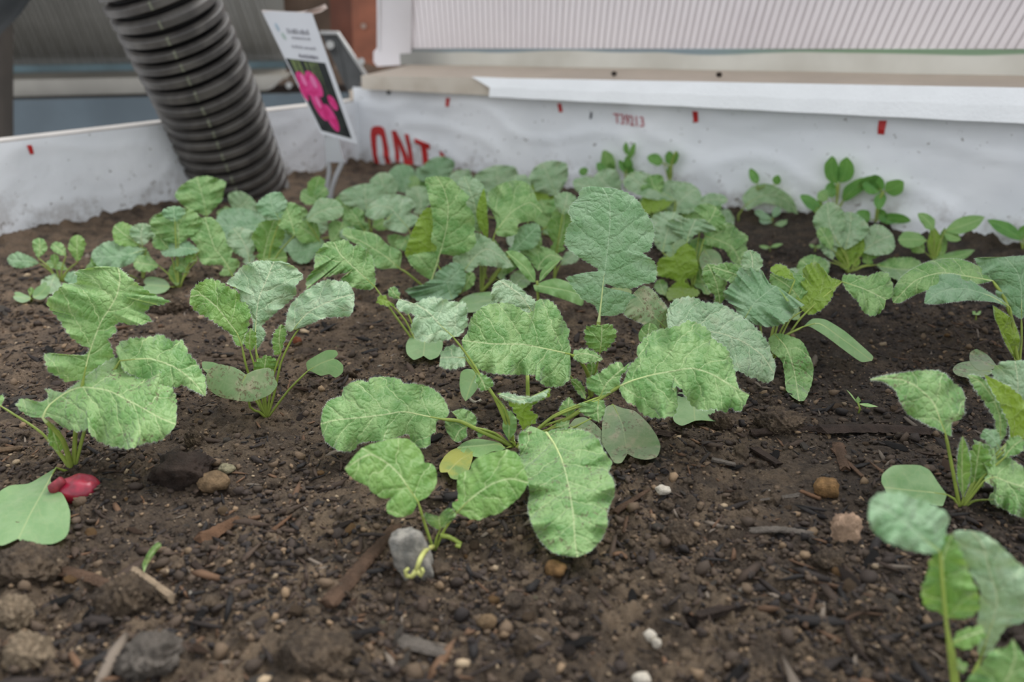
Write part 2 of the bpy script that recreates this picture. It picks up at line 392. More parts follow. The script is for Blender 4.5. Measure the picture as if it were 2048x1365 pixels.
    def stem(s, pts, dys, r0=0.001, r1=0.0006, mat='stalk', name='stem'):
        """a stem through pixels at given offsets (cm) behind the plant's foot"""
        pts = P2(pts); w_ = [clampw(atY(p[0], p[1], s.Y+d/100), .016) for p, d in zip(pts, dys)]
        path = catmull(w_, 0.003); V, Fc = tube(path, np.linspace(r0, r1, len(path)), 7)
        return mesh_obj(name, V, Fc, M[mat], s.e, s.P)
# ------------------------------------------------------------------ the raised bed: soil
C0 = atZ(722, 330, 0.0)[:2]                    # corner of the bed
RD = np.array([0.843, -0.538]); LD = np.array([-0.572, -0.820])
WALLS += [(C0, np.array([-0.538, -0.843])), (C0, np.array([0.820, -0.572]))]
def soil_mat():
    t = NT('garden_soil'); p = t.p; ob = t.obj()
    big = t.noise(ob, 7, 3); mid = t.noise(ob, 55, 4, 0.6); fine = t.noise(ob, 420, 5, 0.7); gr = t.noise(ob, 1500, 3, 0.6)
    sp = t.n('ShaderNodeSeparateXYZ'); t.set(sp.inputs[0], ob)
    c = t.mix(t.ramp(mid, 0.38, 0.66), srgb(84, 71, 58), srgb(138, 118, 96))
    c = t.mix(t.math('MULTIPLY', t.ramp(big, 0.42, 0.62), 0.6), c, srgb(66, 55, 47))
    # the bark mulch on the right side of the bed is blacker
    c = t.mix(t.math('MULTIPLY', t.ramp(t.math('ADD', sp.outputs[0], t.math('MULTIPLY', mid, 0.1)), 0.09, 0.25), 0.55), c, srgb(44, 38, 35))
    # drier, paler crust towards the back left
    dry = t.math('MULTIPLY', t.ramp(sp.outputs[0], 0.08, -0.25), t.ramp(sp.outputs[1], 0.32, 0.75))
    c = t.mix(t.math('MULTIPLY', t.math('MULTIPLY', dry, t.ramp(mid, 0.3, 0.6)), 0.65), c, srgb(150, 126, 104))
    c = t.mix(t.math('MULTIPLY', t.ramp(fine, 0.52, 0.72), 0.55), c, srgb(132, 114, 94))
    c = t.mix(t.math('MULTIPLY', t.ramp(fine, 0.5, 0.3), 0.7), c, srgb(30, 25, 22))
    v = t.vor(ob, 520); vc = t.vor(ob, 520, out='Color'); s2 = t.n('ShaderNodeSeparateColor'); t.set(s2.inputs[0], vc)
    c = t.mix(t.math('MULTIPLY', t.math('GREATER_THAN', s2.outputs[0], 0.965), t.ramp(v, 0.35, 0.2)), c, srgb(168, 148, 122))
    t.set(p.inputs['Base Color'], c)
    t.set(p.inputs['Roughness'], t.math('ADD', 0.6, t.math('MULTIPLY', mid, 0.4))); p.inputs['Specular IOR Level'].default_value = 0.35
    h = t.math('ADD', t.math('MULTIPLY', fine, 0.8), t.math('MULTIPLY', gr, 0.35))
    t.set(p.inputs['Normal'], t.bump(h, 0.0055))
    return t.m
MSOIL = soil_mat()
def axis(a, b, f0, f1, fine, coarse):
    out = [a]
    while out[-1] < b:
        x = out[-1]; dd = 0 if f0 <= x <= f1 else min(abs(x-f0), abs(x-f1)); out.append(x+min(coarse, fine+dd*0.02))
    return np.array(out)
us = axis(-0.004, 1.45, 0.42, 0.98, 0.0012, 0.006); vs_ = axis(-0.004, 1.02, 0.32, 0.72, 0.0012, 0.006)
U, Vv = np.meshgrid(us, vs_); GX = C0[0]+U*RD[0]+Vv*LD[0]; GY = C0[1]+U*RD[1]+Vv*LD[1]
GZ = ground_z(GX, GY)
# soil banks up a little against the liner
bank = 0.012*np.exp(-np.minimum(U, Vv)/0.03)*(0.3+1.2*np.abs(perlin(GX/0.045, GY/0.045, 21))+1.3*np.abs(perlin(GX/0.016, GY/0.016, 22)))+0.004*np.clip((GY-.5)/.3, 0, 1)*np.abs(perlin(GX/.02, GY/.02, 23))
GZ = GZ+bank
nr, nc = GX.shape; idx = np.arange(nr*nc).reshape(nr, nc)
Q = np.stack([idx[:-1, :-1], idx[:-1, 1:], idx[1:, 1:], idx[1:, :-1]], -1).reshape(-1, 4)
me = bpy.data.meshes.new('soil'); me.vertices.add(nr*nc); me.vertices.foreach_set('co', np.stack([GX, GY, GZ], -1).ravel())
me.loops.add(Q.size); me.loops.foreach_set('vertex_index', Q.ravel()); me.polygons.add(len(Q)); me.polygons.foreach_set('loop_start', np.arange(0, Q.size, 4))
me.polygons.foreach_set('loop_total', np.full(len(Q), 4)); me.update(calc_edges=True); me.polygons.foreach_set('use_smooth', [True]*len(Q)); me.materials.append(MSOIL)
# make sure that faces look up
if me.polygons[0].normal.z < 0: me.flip_normals()
so = bpy.data.objects.new('floor', me); COL.objects.link(so); tag(so, 'dark brown garden soil filling the raised bed', 'soil', kind='structure')

# ------------------------------------------------------------------ bed walls with white liner
def liner_mat():
    t = NT('white_house_wrap'); p = t.p; ob = t.obj()
    n = t.noise(ob, 9, 3); c = t.mix(t.ramp(n, 0.35, 0.7), srgb(230, 233, 238), srgb(243, 245, 249))
    d = t.noise(ob, 140, 3, 0.6); sp = t.n('ShaderNodeSeparateXYZ'); t.set(sp.inputs[0], ob)
    low = t.ramp(sp.outputs[2], 0.075, 0.0)
    spk = t.ramp(t.math('ADD', d, t.math('MULTIPLY', low, 0.05)), 0.665, 0.73)
    c = t.mix(t.math('MULTIPLY', spk, 0.75), c, srgb(98, 88, 80))
    muck = t.math('MULTIPLY', t.ramp(t.math('ADD', t.noise(ob, 35, 4, 0.7), t.math('MULTIPLY', low, 0.22)), 0.62, 0.82), low)
    c = t.mix(t.math('MULTIPLY', muck, 0.45), c, srgb(122, 108, 96))
    t.set(p.inputs['Base Color'], c); p.inputs['Roughness'].default_value = 0.42; p.inputs['Specular IOR Level'].default_value = 0.45
    t.set(p.inputs['Normal'], t.bump(t.noise(ob, 60, 3), 0.0008))
    return t.m
MLIN = liner_mat()
MRED = simple('red_print', srgb(196, 48, 48), 0.5, 0.12, 300)
MBLK = simple('black_print', srgb(70, 74, 82), 0.5, 0.1, 300)
MWOOD = simple('pale_planed_wood', srgb(198, 184, 168), 0.6, 0.12, 14, 0.0003, 80)
MBROWN = simple('brown_stained_post', srgb(134, 80, 58), 0.6, 0.35, 18, 0.0006, 60)
MDARKW = simple('weathered_dark_wood', srgb(96, 78, 64), 0.75, 0.35, 14, 0.0006, 60)

def wallpt(side, px, py, off=0.0):
    """pixel -> (u, z) on the vertical plane of a bed wall shifted by off towards the bed"""
    D_, Nn = (RD, LD) if side == 'r' else (LD, RD)
    n = np.array([-D_[1], D_[0]]); o = C0+Nn*off
    d = ray(px, py); t = ((o)@n)/(d[:2]@n); P = CAM+d*t
    return (P[:2]-o)@D_, P[2]
def ripple(side, u, z):
    u = np.asarray(u, float); z = np.asarray(z, float); sd = 31 if side == 'r' else 37
    r = 0.0045*perlin(u/0.10+z*3, z/0.08, sd)+0.003*perlin(u/0.045-z*5, z/0.09, sd+1)
    r = r+0.0022*(1-np.clip(np.abs(perlin(u/0.12+2, z/0.05+u*1.5, sd+2))*7, 0, 1))
    return r*np.clip((u)/0.03, 0, 1)*(1.0 if side == 'r' else 0.4)
def wall3(side, u, z, lift=0.0):
    D_, Nn = (RD, LD) if side == 'r' else (LD, RD)
    off = 0.004+ripple(side, u, z)+lift
    xy = C0+np.asarray(u)[..., None]*D_+np.asarray(off)[..., None]*Nn
    return np.concatenate([xy, np.asarray(z, float)[..., None]], -1)
def line_fit(side, p, q, off=0.0):
    (u0, z0), (u1, z1) = wallpt(side, *p, off), wallpt(side, *q, off)
    k = (z1-z0)/(u1-u0); return lambda u: z0+k*(np.asarray(u, float)-u0)
topR = line_fit('r', (740, 181), (2040, 243)); topL = line_fit('l', (690, 205), (10, 284))
def liner(side, name, top, umax):
    nu, nz = 300, 26; u = np.linspace(-0.002, umax, nu); f = np.linspace(0, 1, nz)
    UU, FF = np.meshgrid(u, f, indexing='ij'); ZZ = -0.03+(top(UU)+0.03)*FF
    P = wall3(side, UU, ZZ).reshape(-1, 3); i = np.arange(nu*nz).reshape(nu, nz)
    Fc = np.stack([i[:-1, :-1], i[1:, :-1], i[1:, 1:], i[:-1, 1:]], -1).reshape(-1, 4)
    return mesh_obj(name, P, Fc, MLIN)
wr = liner('r', 'wall_right', lambda u: topR(u)+0.004, 1.45); tag(wr, 'creased white house wrap lining the right side of the bed', 'bed wall', kind='structure')
wl = liner('l', 'wall_left', topL, 1.02); tag(wl, 'smooth white house wrap lining the left side of the bed', 'bed wall', kind='structure')
def prism(name, A4, B4, mats, parent=None, mi=None, bevel=0):
    """box between two four-point ends"""
    V = list(A4)+list(B4); Fc = [(0, 1, 2, 3), (7, 6, 5, 4), (0, 4, 5, 1), (1, 5, 6, 2), (2, 6, 7, 3), (3, 7, 4, 0)]
    return mesh_obj(name, V, Fc, mats, parent, smooth=False, matidx=mi)
def sect(side, u, pts):
    D_, Nn = (RD, LD) if side == 'r' else (LD, RD)
    return [np.r_[C0+D_*u+Nn*o, z] for o, z in pts]
# plank behind each liner, its upper edge bare wood
for side, nm, top, um in (('l', 'trim_1', topL, 1.02), ('r', 'trim_2', lambda u: topR(u)-0.002, 1.45)):
    A4 = sect(side, -0.02, [(-0.008, -0.03), (-0.008, float(top(-0.02))+0.0002), (-0.03, float(top(-0.02))+0.0002), (-0.03, -0.03)])
    B4 = sect(side, um, [(-0.008, -0.03), (-0.008, float(top(um))+0.0002), (-0.03, float(top(um))+0.0002), (-0.03, -0.03)])
    A4 = [p+np.r_[(0, 0), 0] for p in A4]
    o = prism(nm, A4, B4, MWOOD if side == 'r' else simple('whitened_plank', srgb(206, 200, 194), .5, .12, 20)); tag(o, 'pale wooden plank holding the white liner', 'plank', kind='structure')

# red print on the wrap --------------------------------------------------
def wallpoly(side, name, polys, mat, parent, cells=None):
    V, Fc = [], []
    for poly in polys:
        if len(poly) == 4:
            p0, p1, p2, p3 = [np.array(q, float) for q in poly]; b = len(V); n_ = 7
            for i in range(n_):
                for j in range(n_):
                    f, g = i/(n_-1), j/(n_-1); q = (p0*(1-f)+p1*f)*(1-g)+(p3*(1-f)+p2*f)*g
                    u, z = wallpt(side, q[0], q[1], 0.004); V.append(wall3(side, np.array(u), np.array(z), 0.0009))
            for i in range(n_-1):
                for j in range(n_-1): a = b+i*n_+j; Fc.append((a, a+n_, a+n_+1, a+1))
            continue
        b = len(V)
        for (px, py) in poly:
            u, z = wallpt(side, px, py, 0.004); V.append(wall3(side, np.array(u), np.array(z), 0.0012))
        Fc.append(tuple(range(b, b+len(poly))))
    return mesh_obj(name, V, Fc, mat, parent, smooth=False)
def arcstrip(outer, inner):
    return [[outer[i], outer[i+1], inner[i+1], inner[i]] for i in range(len(outer)-1)]
Oo = [(755, 345), (752, 328), (745, 290), (742, 270), (743, 259), (747, 254), (753, 252), (762, 252), (768, 255), (771, 260), (773, 270), (779, 305), (783, 330), (785, 345)]
Oi = [(763, 345), (760, 328), (755, 290), (754, 278), (754, 274), (755, 271), (756, 269), (758, 269), (761, 270), (763, 272), (765, 277), (769, 305), (772, 328), (774, 345)]
wallpoly('r', 'printed_letter', arcstrip(Oo, Oi), MRED, wr)
wallpoly('r', 'printed_letter', [[(785, 261), (793, 261), (804, 345), (796, 345)], [(788, 261), (795, 261), (826, 338), (814, 338)], [(812, 267), (820, 269), (830, 345), (822, 345)]], MRED, wr)
wallpoly('r', 'printed_letter', [[(831, 276), (861, 289), (859, 300), (832, 286)], [(842, 290), (853, 295), (858, 345), (848, 345)]], MRED, wr)
wallpoly('r', 'printed_letter', [[(879, 302), (884, 303), (912, 345), (884, 345)]], MRED, wr)
for q in ([(892, 196), (900, 196), (900, 213), (893, 213)], [(1113, 208), (1120, 207), (1124, 224), (1117, 225)], [(1386, 222), (1397, 223), (1396, 245), (1387, 245)], [(1758, 241), (1774, 241), (1769, 269), (1756, 268)]):
    wallpoly('r', 'printed_mark', [q], MRED, wr)
wallpoly('r', 'printed_mark', [[(1181, 225), (1185, 224), (1184, 237), (1180, 238)]], MBLK, wr)
wallpoly('r', 'printed_mark', [[(773, 181), (781, 181), (781, 189), (774, 189)]], MBLK, wr)
wallpoly('l', 'printed_mark', [[(52, 291), (62, 290), (68, 308), (60, 309)]], MRED, wl)
def text_mesh(s, ext=0.0):
    cu = bpy.data.curves.new('t', 'FONT'); cu.body = s; cu.offset = ext; cu.resolution_u = 3
    ob = bpy.data.objects.new('t', cu); COL.objects.link(ob); bpy.context.view_layer.update()
    me = bpy.data.meshes.new_from_object(ob.evaluated_get(bpy.context.evaluated_depsgraph_get()))
    V = np.array([v.co[:] for v in me.vertices]); Fc = [tuple(p.vertices) for p in me.polygons]
    bpy.data.objects.remove(ob); return V, Fc
TV, TF = text_mesh('T39213', 0.012)
x0, x1, y0, y1 = TV[:, 0].min(), TV[:, 0].max(), TV[:, 1].min(), TV[:, 1].max()
V3 = []
for v in TV:
    fx = (v[0]-x0)/(x1-x0); fy = (v[1]-y0)/(y1-y0); px = 1228+fx*62+(fy-.5)*-2; py = 226+fx*7+(1-fy)*21
    u, z = wallpt('r', px, py, 0.004); V3.append(wall3('r', np.array(u), np.array(z), 0.0012))
mesh_obj('printed_number', V3, TF, simple('faded_red_print', srgb(190, 104, 112), 0.5, 0.1, 300), wr, smooth=False)

# ------------------------------------------------------------------ sill board on the right wall
def sillmat():
    t = NT('sill_wood_and_wrap'); p = t.p; ob = t.obj()
    t.set(p.inputs['Base Color'], t.mix(t.ramp(t.noise(ob, 20, 4), .35, .65), srgb(196, 184, 168), srgb(214, 204, 190))); p.inputs['Roughness'].default_value = .6
    return t.m
MSILL = sillmat()
MWH = simple('white_wrapped_edge', srgb(248, 250, 252), 0.4, 0.04, 30, 0.0006, 300)
fb = line_fit('r', (735, 179), (2040, 243), 0.016); ft = line_fit('r', (735, 152), (2040, 177), 0.016)
def ucut(px, py, off=0.016): return wallpt('r', px, py, off)[0]
bk = lambda u: -0.105
sill = empty('sill_board', (float(C0[0]), float(C0[1]), 0.11), 'pale wooden sill board on the right bed wall, its front edge mostly wrapped white', 'board')
so_ = (float(C0[0]), float(C0[1]), 0.11)
SO = -0.085
sb = line_fit('r', (830, 129), (2040, 152), SO)
def sill_sec(u, o0, o1, z0, z1): return sect('r', u, [(o0, z0), (o0, z1), (o1, max(z1, float(sb(u))+.0006)), (o1, z0)])
ua, um_, ub = ucut(723, 165), ucut(985, 180), 1.45
V = sill_sec(ua, 0.016, -0.092, float(fb(ua)), float(ft(ua)))+sill_sec(ub, 0.016, -0.092, float(fb(ub)), float(ft(ub)))
mesh_obj('board', V, [(0, 1, 2, 3), (7, 6, 5, 4), (0, 4, 5, 1), (1, 5, 6, 2), (2, 6, 7, 3), (3, 7, 4, 0)], [MSILL, MWOOD], sill, so_, smooth=False, matidx=[0, 0, 0, 1, 0, 0])
# white wrap over the front edge, with a torn end
nseg = 60; V, Fc = [], []
uu = np.linspace(um_, ub, nseg)
for i, u in enumerate(uu):
    a_, b_ = float(fb(u))-0.0008, float(ft(u)); jz = 0.0006*math.sin(i*1.7)
    for o, z in ((0.004, a_), (0.0235, a_+jz*.3), (0.0215, (a_+b_)/2+jz), (0.0172, b_+0.0006), (0.0155+0.001*math.sin(i*.9), b_+0.0007)):
        V.append(np.r_[C0+RD*(u-(0.03 if i == 0 and z > b_ else 0))+LD*o, z])
for i in range(nseg-1):
    for k in range(4): a = i*5+k; Fc.append((a, a+5, a+6, a+1))
mesh_obj('white_wrap', V, Fc, MWH, sill, so_, smooth=False)

# ------------------------------------------------------------------ clear flashing strip and polycarbonate panel above it
def strip_mat():
    t = NT('smudged_clear_strip'); p = t.p; ob = t.obj(); sp = t.n('ShaderNodeSeparateXYZ'); t.set(sp.inputs[0], t.n('ShaderNodeTexCoord').outputs['Generated'])
    uvn = t.n('ShaderNodeUVMap', uv_map='uv').outputs[0]; s2 = t.n('ShaderNodeSeparateXYZ'); t.set(s2.inputs[0], uvn)
    c = t.mix(t.ramp(t.noise(ob, 14, 3), .3, .7), srgb(200, 197, 186), srgb(216, 214, 204))
    wv = t.math('ADD', s2.outputs[1], t.math('MULTIPLY', t.math('SUBTRACT', t.noise(ob, 7, 1), .5), .5))
    g = t.ramp(wv, 0.74, 0.86); cg = t.mix(t.ramp(s2.outputs[0], .28, .42), srgb(118, 138, 148), srgb(108, 142, 106))
    c = t.mix(t.math('MULTIPLY', g, .9), c, cg)  # green reflections painted as a band along the strip's top
    dk = t.math('MULTIPLY', t.ramp(s2.outputs[0], 0.085, 0.02), 1.0); c = t.mix(t.math('MULTIPLY', dk, 0.8), c, srgb(110, 110, 106))
    gr = t.math('MULTIPLY', t.ramp(t.math('ADD', t.noise(ob, 90, 4, .7), t.math('MULTIPLY', t.ramp(s2.outputs[1], .35, 0), .16)), .68, .78), t.ramp(s2.outputs[0], .5, .75))
    c = t.mix(gr, c, srgb(86, 80, 74)); t.set(p.inputs['Base Color'], c); p.inputs['Roughness'].default_value = .25
    return t.m
def hitplane(px, py, off):
    u, z = wallpt('r', px, py, off); return u, z
SO = -0.085
sb = line_fit('r', (830, 129), (2040, 152), SO); st = line_fit('r', (830, 97), (2040, 98), SO)
us0 = wallpt('r', 800, 110, SO)[0]; us1 = 1.5
nn = 40; uu = np.linspace(us0, us1, nn); V, UVs, Fc = [], [], []
for i, u in enumerate(uu):
    for k, f in enumerate((-.04, .5, 1)):
        z = float(sb(u))*(1-f)+float(st(u))*f; V.append(np.r_[C0+RD*u+LD*(SO+0.0015*math.sin(u*30)), z]); UVs.append(((u-us0)/(us1-us0), f))
for i in range(nn-1):
    for k in range(2): a = i*3+k; Fc.append((a, a+3, a+4, a+1))
o = mesh_obj('clear_plastic_strip', V, Fc, strip_mat(), None, uv=np.array(UVs)); tag(o, 'smudged translucent plastic strip standing between the sill board and the ribbed panel', 'plastic strip')
def poly_mat(name, a, b, transl, rough=.35):
    t = NT(name); p = t.p; ob = t.obj(); c = t.mix(t.ramp(t.noise(ob, 5, 3), .35, .65), a, b); t.set(p.inputs['Base Color'], c); p.inputs['Roughness'].default_value = rough
    tr = t.n('ShaderNodeBsdfTranslucent'); t.set(tr.inputs[0], c); mx = t.n('ShaderNodeMixShader'); mx.inputs[0].default_value = transl
    t.t.links.new(p.outputs[0], mx.inputs[1]); t.t.links.new(tr.outputs[0], mx.inputs[2]); t.t.links.new(mx.outputs[0], t.out.inputs[0]); return t.m
MPOLY = poly_mat('white_twinwall_panel', srgb(232, 228, 231), srgb(240, 237, 239), .35)
MRIB = poly_mat('panel_rib', srgb(226, 222, 224), srgb(232, 229, 231), .4)
UP = np.array([0, -0.585, 0.811])
E0, E1 = [np.r_[C0+RD*u+LD*SO, float(st(u))] for u in (us0, us1)]
E00 = E0
nP = np.cross(E1-E0, UP); nP /= np.linalg.norm(nP)
if nP[1] > 0: nP = -nP
pan = empty('ribbed_panel', tuple(E0), 'white translucent ribbed plastic panel leaning over the right side of the bed', 'panel')
def slab(P0, P1, P2_, P3, th, nrm): return [P0, P1, P2_, P3], [P0-nrm*th, P1-nrm*th, P2_-nrm*th, P3-nrm*th]
a4, b4 = slab(E00, E1, E1+UP*.5, E00+UP*.5, .006, nP)
mesh_obj('sheet', a4+b4, [(0, 1, 2, 3), (7, 6, 5, 4), (0, 4, 5, 1), (1, 5, 6, 2), (2, 6, 7, 3), (3, 7, 4, 0)], MPOLY, pan, tuple(E0), smooth=False)
V, Fc = [], []; Lp = np.linalg.norm(E1-E0); ex = (E1-E0)/Lp; nr_ = int(Lp/0.0085)
for i in range(nr_):
    c_ = E0+ex*(i*0.0085+0.0005*math.sin(i*12.3)); wd_ = ex*0.0012; b = len(V)
    V += [c_-wd_, c_+wd_, c_+wd_*.4+nP*.0006, c_-wd_*.4+nP*.0006]; V += [p+UP*.5 for p in V[b:b+4]]
    Fc += [(b, b+1, b+5, b+4), (b+1, b+2, b+6, b+5), (b+2, b+3, b+7, b+6), (b+3, b, b+4, b+7), (b, b+3, b+2, b+1)]
tag(mesh_obj('ribs', V, Fc, MRIB, pan, tuple(E0), smooth=False), kind='stuff')
# white edge strip of the panel reaching down to the sill
fr = empty('panel_end_strip', tuple(atY(785, 130, 1.33)), 'smooth white upright strip closing the left end of the ribbed panel', 'trim strip')
def solid_px(name, px, Y, th, mat, parent=None, org=(0, 0, 0), smooth=False):
    """flat plate whose front outline passes through pixels at distances Y, with real thickness"""
    Ys = Y if isinstance(Y, (list, tuple)) else [Y]*len(px); P = [atY(p[0], p[1], y) for p, y in zip(px, Ys)]
    n = np.cross(P[1]-P[0], P[2]-P[0]); n /= np.linalg.norm(n); n = n if n[1] > 0 else -n; k = len(P)
    Fc = [tuple(range(k)), tuple(range(2*k-1, k-1, -1))]+[(i, i+k, (i+1) % k+k, (i+1) % k) for i in range(k)]
    return mesh_obj(name, P+[p+n*th for p in P], Fc, mat, parent, org, smooth=smooth)
fo = tuple(fr.location)
def panY(px, py):
    d = ray(px, py); q = E0+nP*.004; return float(d[1]*((q-CAM)@nP)/(d@nP))
SQ = [(757, -60), (824, -60), (822, 96), (822, 129), (754, 133), (747, 124), (747, 104), (757, 98)]
solid_px('strip_face', SQ, [panY(*q) for q in SQ], .012, simple('white_strip', srgb(218, 214, 217), .4, .04, 20), fr, fo)
V, Fc = tube([atY(758, -60, panY(758, -60)), atY(758, 100, panY(758, 100))], .003, 8); mesh_obj('rolled_edge', V, Fc, simple('white_edge', srgb(226, 224, 228), .4, .04, 20), fr, fo)

# ------------------------------------------------------------------ left: posts, grey panel, sill, blue board
p1 = empty('brown_post', tuple(atY(706, 110, 1.5)), 'reddish brown wooden post with a screw head, left of the white panel', 'post'); po = tuple(p1.location)
solid_px('post_shaft', [(702, -60), (760, -60), (760, 135), (706, 118)], 1.5, .05, MBROWN, p1, po)
solid_px('post_shaft', [(656, -60), (706, -60), (706, 118), (664, 118)], [1.54, 1.5, 1.5, 1.54], .05, simple('brown_post_side', srgb(98, 52, 34), .65, .3, 18), p1, po)
V, Fc = tube([atY(727, 52, 1.5), atY(727, 52, 1.494)], .0045, 12); mesh_obj('screw_head', V, Fc, simple('screw_metal', srgb(150, 130, 118), .35, .2, 200, metal=.6), p1, po, smooth=False)
o = solid_px('brown_board', [(495, -60), (668, -60), (668, 140), (520, 140)], 1.62, .03, MDARKW); tag(o, 'weathered grey-brown board behind the plant tag', 'board')
o = solid_px('brown_block', [(498, -50), (560, -50), (562, 20), (512, 20)], 1.6, .02, MBROWN); tag(o, 'reddish brown wood block at the top edge beside the black pipe', 'wood block')
MG = poly_mat('grey_twinwall_panel', srgb(92, 90, 84), srgb(110, 108, 102), .06, .3)
MGR = simple('grey_panel_rib', srgb(128, 126, 121), .3, .15, 60)
lp = empty('grey_ribbed_panel', tuple(atY(250, 128, 1.6)), 'dull grey ribbed plastic panel behind the black pipe, top left', 'panel'); lo = tuple(lp.location)
Yb_, Yt_ = 1.60, 1.40
solid_px('sheet', [(-700, -80), (560, -80), (575, 124), (-700, 145)], [Yt_, Yt_, Yb_, Yb_], .008, MG, lp, lo)
V, Fc = [], []
for i in range(128):
    xb = -680+i*9.8; b0 = atY(xb, 141.5-i*.14, Yb_-.002); b1 = atY(xb-95+0.045*xb, -80, Yt_-.002); b = len(V); ww = np.array([.0011+.0004*math.sin(i*2.1), 0, 0]); nn_ = np.array([0, -.0014, -.0008])
    V += [b0-ww, b0+ww, b0+nn_, b1-ww, b1+ww, b1+nn_]; Fc += [(b, b+2, b+5, b+3), (b+2, b+1, b+4, b+5), (b, b+1, b+2)]
tag(mesh_obj('ribs', V, Fc, MGR, lp, lo, smooth=False), kind='stuff')
o = solid_px('blue_flashing', [(-700, 140), (566, 112), (572, 138), (-700, 162)], 1.597, .01, simple('teal_grey_metal', srgb(104, 128, 136), .35, .3, 12)); tag(o, 'thin teal-grey flashing under the grey ribbed panel', 'flashing')
ls = empty('left_sill', tuple(atY(250, 190, 1.53)), 'weathered cream sill ledge behind the black pipe', 'ledge'); lso = tuple(ls.location)
MLS = simple('weathered_cream_sill', srgb(158, 154, 146), .6, .2, 12)
solid_px('ledge_top', [(-700, 158), (570, 136), (575, 150), (-700, 175)], [1.59, 1.59, 1.52, 1.52], .006, simple('weathered_sill_top', srgb(152, 146, 136), .6, .2, 14), ls, lso)
solid_px('ledge_front', [(-700, 173), (572, 150), (545, 168), (532, 181), (-700, 212)], 1.52, .05, MLS, ls, lso)
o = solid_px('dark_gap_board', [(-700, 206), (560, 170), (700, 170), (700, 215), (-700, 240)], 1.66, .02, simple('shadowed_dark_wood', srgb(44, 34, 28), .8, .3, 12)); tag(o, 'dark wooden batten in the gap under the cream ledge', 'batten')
o = solid_px('blue_grey_board', [(-700, 216), (700, 186), (715, 340), (-700, 440)], 1.50, .02, simple('blue_grey_sheet', srgb(86, 98, 106), .45, .22, 7)); tag(o, 'blue-grey metal sheet between the cream ledge and the left liner', 'metal sheet')
o = solid_px('corner_post', [(-60, -60), (3, -60), (6, 320), (-60, 320)], 1.30, .03, simple('dark_post', srgb(58, 52, 46), .8, .3, 14)); tag(o, 'dark narrow post at the left edge of the picture', 'post')
V, Fc = tube([atY(-40, 60, 1.2), atY(10, 10, 1.2), atY(60, -60, 1.22)], .020, 10); o = mesh_obj('black_tube', V, Fc, simple('black_rubber', srgb(26, 30, 32), .6, .2, 40)); tag(o, 'black rubber tube end in the top left corner', 'tube')
# metal corner bracket
br = empty('metal_bracket', tuple(atY(690, 190, 1.34)), 'dark grey angled metal plate with pale rim, right of the plant tag', 'bracket'); bo = tuple(br.location)
solid_px('plate', [(640, 64), (676, 66), (731, 152), (720, 165), (722, 196), (700, 192), (680, 150)], [1.36, 1.36, 1.34, 1.34, 1.33, 1.33, 1.36], .003, simple('dark_metal', srgb(72, 73, 73), .35, .2, 60, metal=.3), br, bo)
MRIM = simple('zinc_rim', srgb(170, 170, 168), .3, .15, 80, metal=.3)
V, Fc = tube([atY(640, 65, 1.355), atY(676, 66, 1.355), atY(704, 108, 1.345), atY(733, 152, 1.335)], .0028, 8); mesh_obj('rim', V, Fc, MRIM, br, bo)
solid_px('foot', [(690, 192), (718, 196), (726, 218), (722, 222), (700, 205)], 1.30, .003, simple('dark_metal_foot', srgb(96, 98, 98), .35, .2, 60, metal=.3), br, bo)
V, Fc = tube([atY(662, 88, 1.56), atY(660, 90, 1.335)], .006, 10); mesh_obj('bolt', V, Fc, MRIM, br, bo, smooth=False)
for q, pr_, og in (((722, 124), br, bo), ((577, 172), ls, lso)):
    V, Fc = tube([atY(q[0], q[1], 1.36 if pr_ is br else 1.52), atY(q[0]+1, q[1]-2, 1.34 if pr_ is br else 1.49)], .005, 6); mesh_obj('bolt_nut', V, Fc, MRIM, pr_, og, smooth=False)

# dim greenhouse interior behind the left corner
o = solid_px('greenhouse_back_wall', [(-1500, -900), (1100, -900), (1100, 240), (-1500, 420)], 2.1, .05, MDARKW); tag(o, 'dim brown boarding far behind the posts at top left', 'back wall')
# ------------------------------------------------------------------ corrugated pipe
MPIPE = NT('black_corrugated_plastic'); t = MPIPE; ob = t.obj()
t.set(t.p.inputs['Base Color'], t.mix(t.ramp(t.noise(ob, 40, 4, .6), .35, .7), srgb(70, 67, 65), srgb(94, 90, 86))); t.p.inputs['Roughness'].default_value = .5; MPIPE = t.m
cl = [(497, 420, 1.035), (475, 352, 1.02), (452, 290, 1.00), (425, 220, .98), (394, 150, .96), (361, 80, .945), (326, 5, .93), (288, -70, .92), (245, -150, .915)]
path = catmull([atY(a, b, c) for a, b, c in cl], 0.0008)
path = resample(path, 700); d_ = np.r_[0, np.cumsum(np.linalg.norm(np.diff(path, axis=0), axis=1))]
pitch_ = 0.0148; n_r = 12
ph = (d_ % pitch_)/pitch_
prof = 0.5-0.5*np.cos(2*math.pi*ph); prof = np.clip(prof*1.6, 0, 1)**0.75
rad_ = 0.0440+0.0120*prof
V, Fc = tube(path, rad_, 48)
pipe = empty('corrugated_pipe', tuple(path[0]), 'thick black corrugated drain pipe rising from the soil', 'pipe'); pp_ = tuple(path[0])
mesh_obj('ribbed_tube', V, Fc, [MPIPE, simple('groove_shade_plastic', srgb(34, 33, 33), .5, .2, 40)], pipe, pp_, matidx=[1 if prof[min(699, i//48)] < .52 else 0 for i in range(len(Fc))])  # groove faces take a darker plastic: shade between the ridges painted in
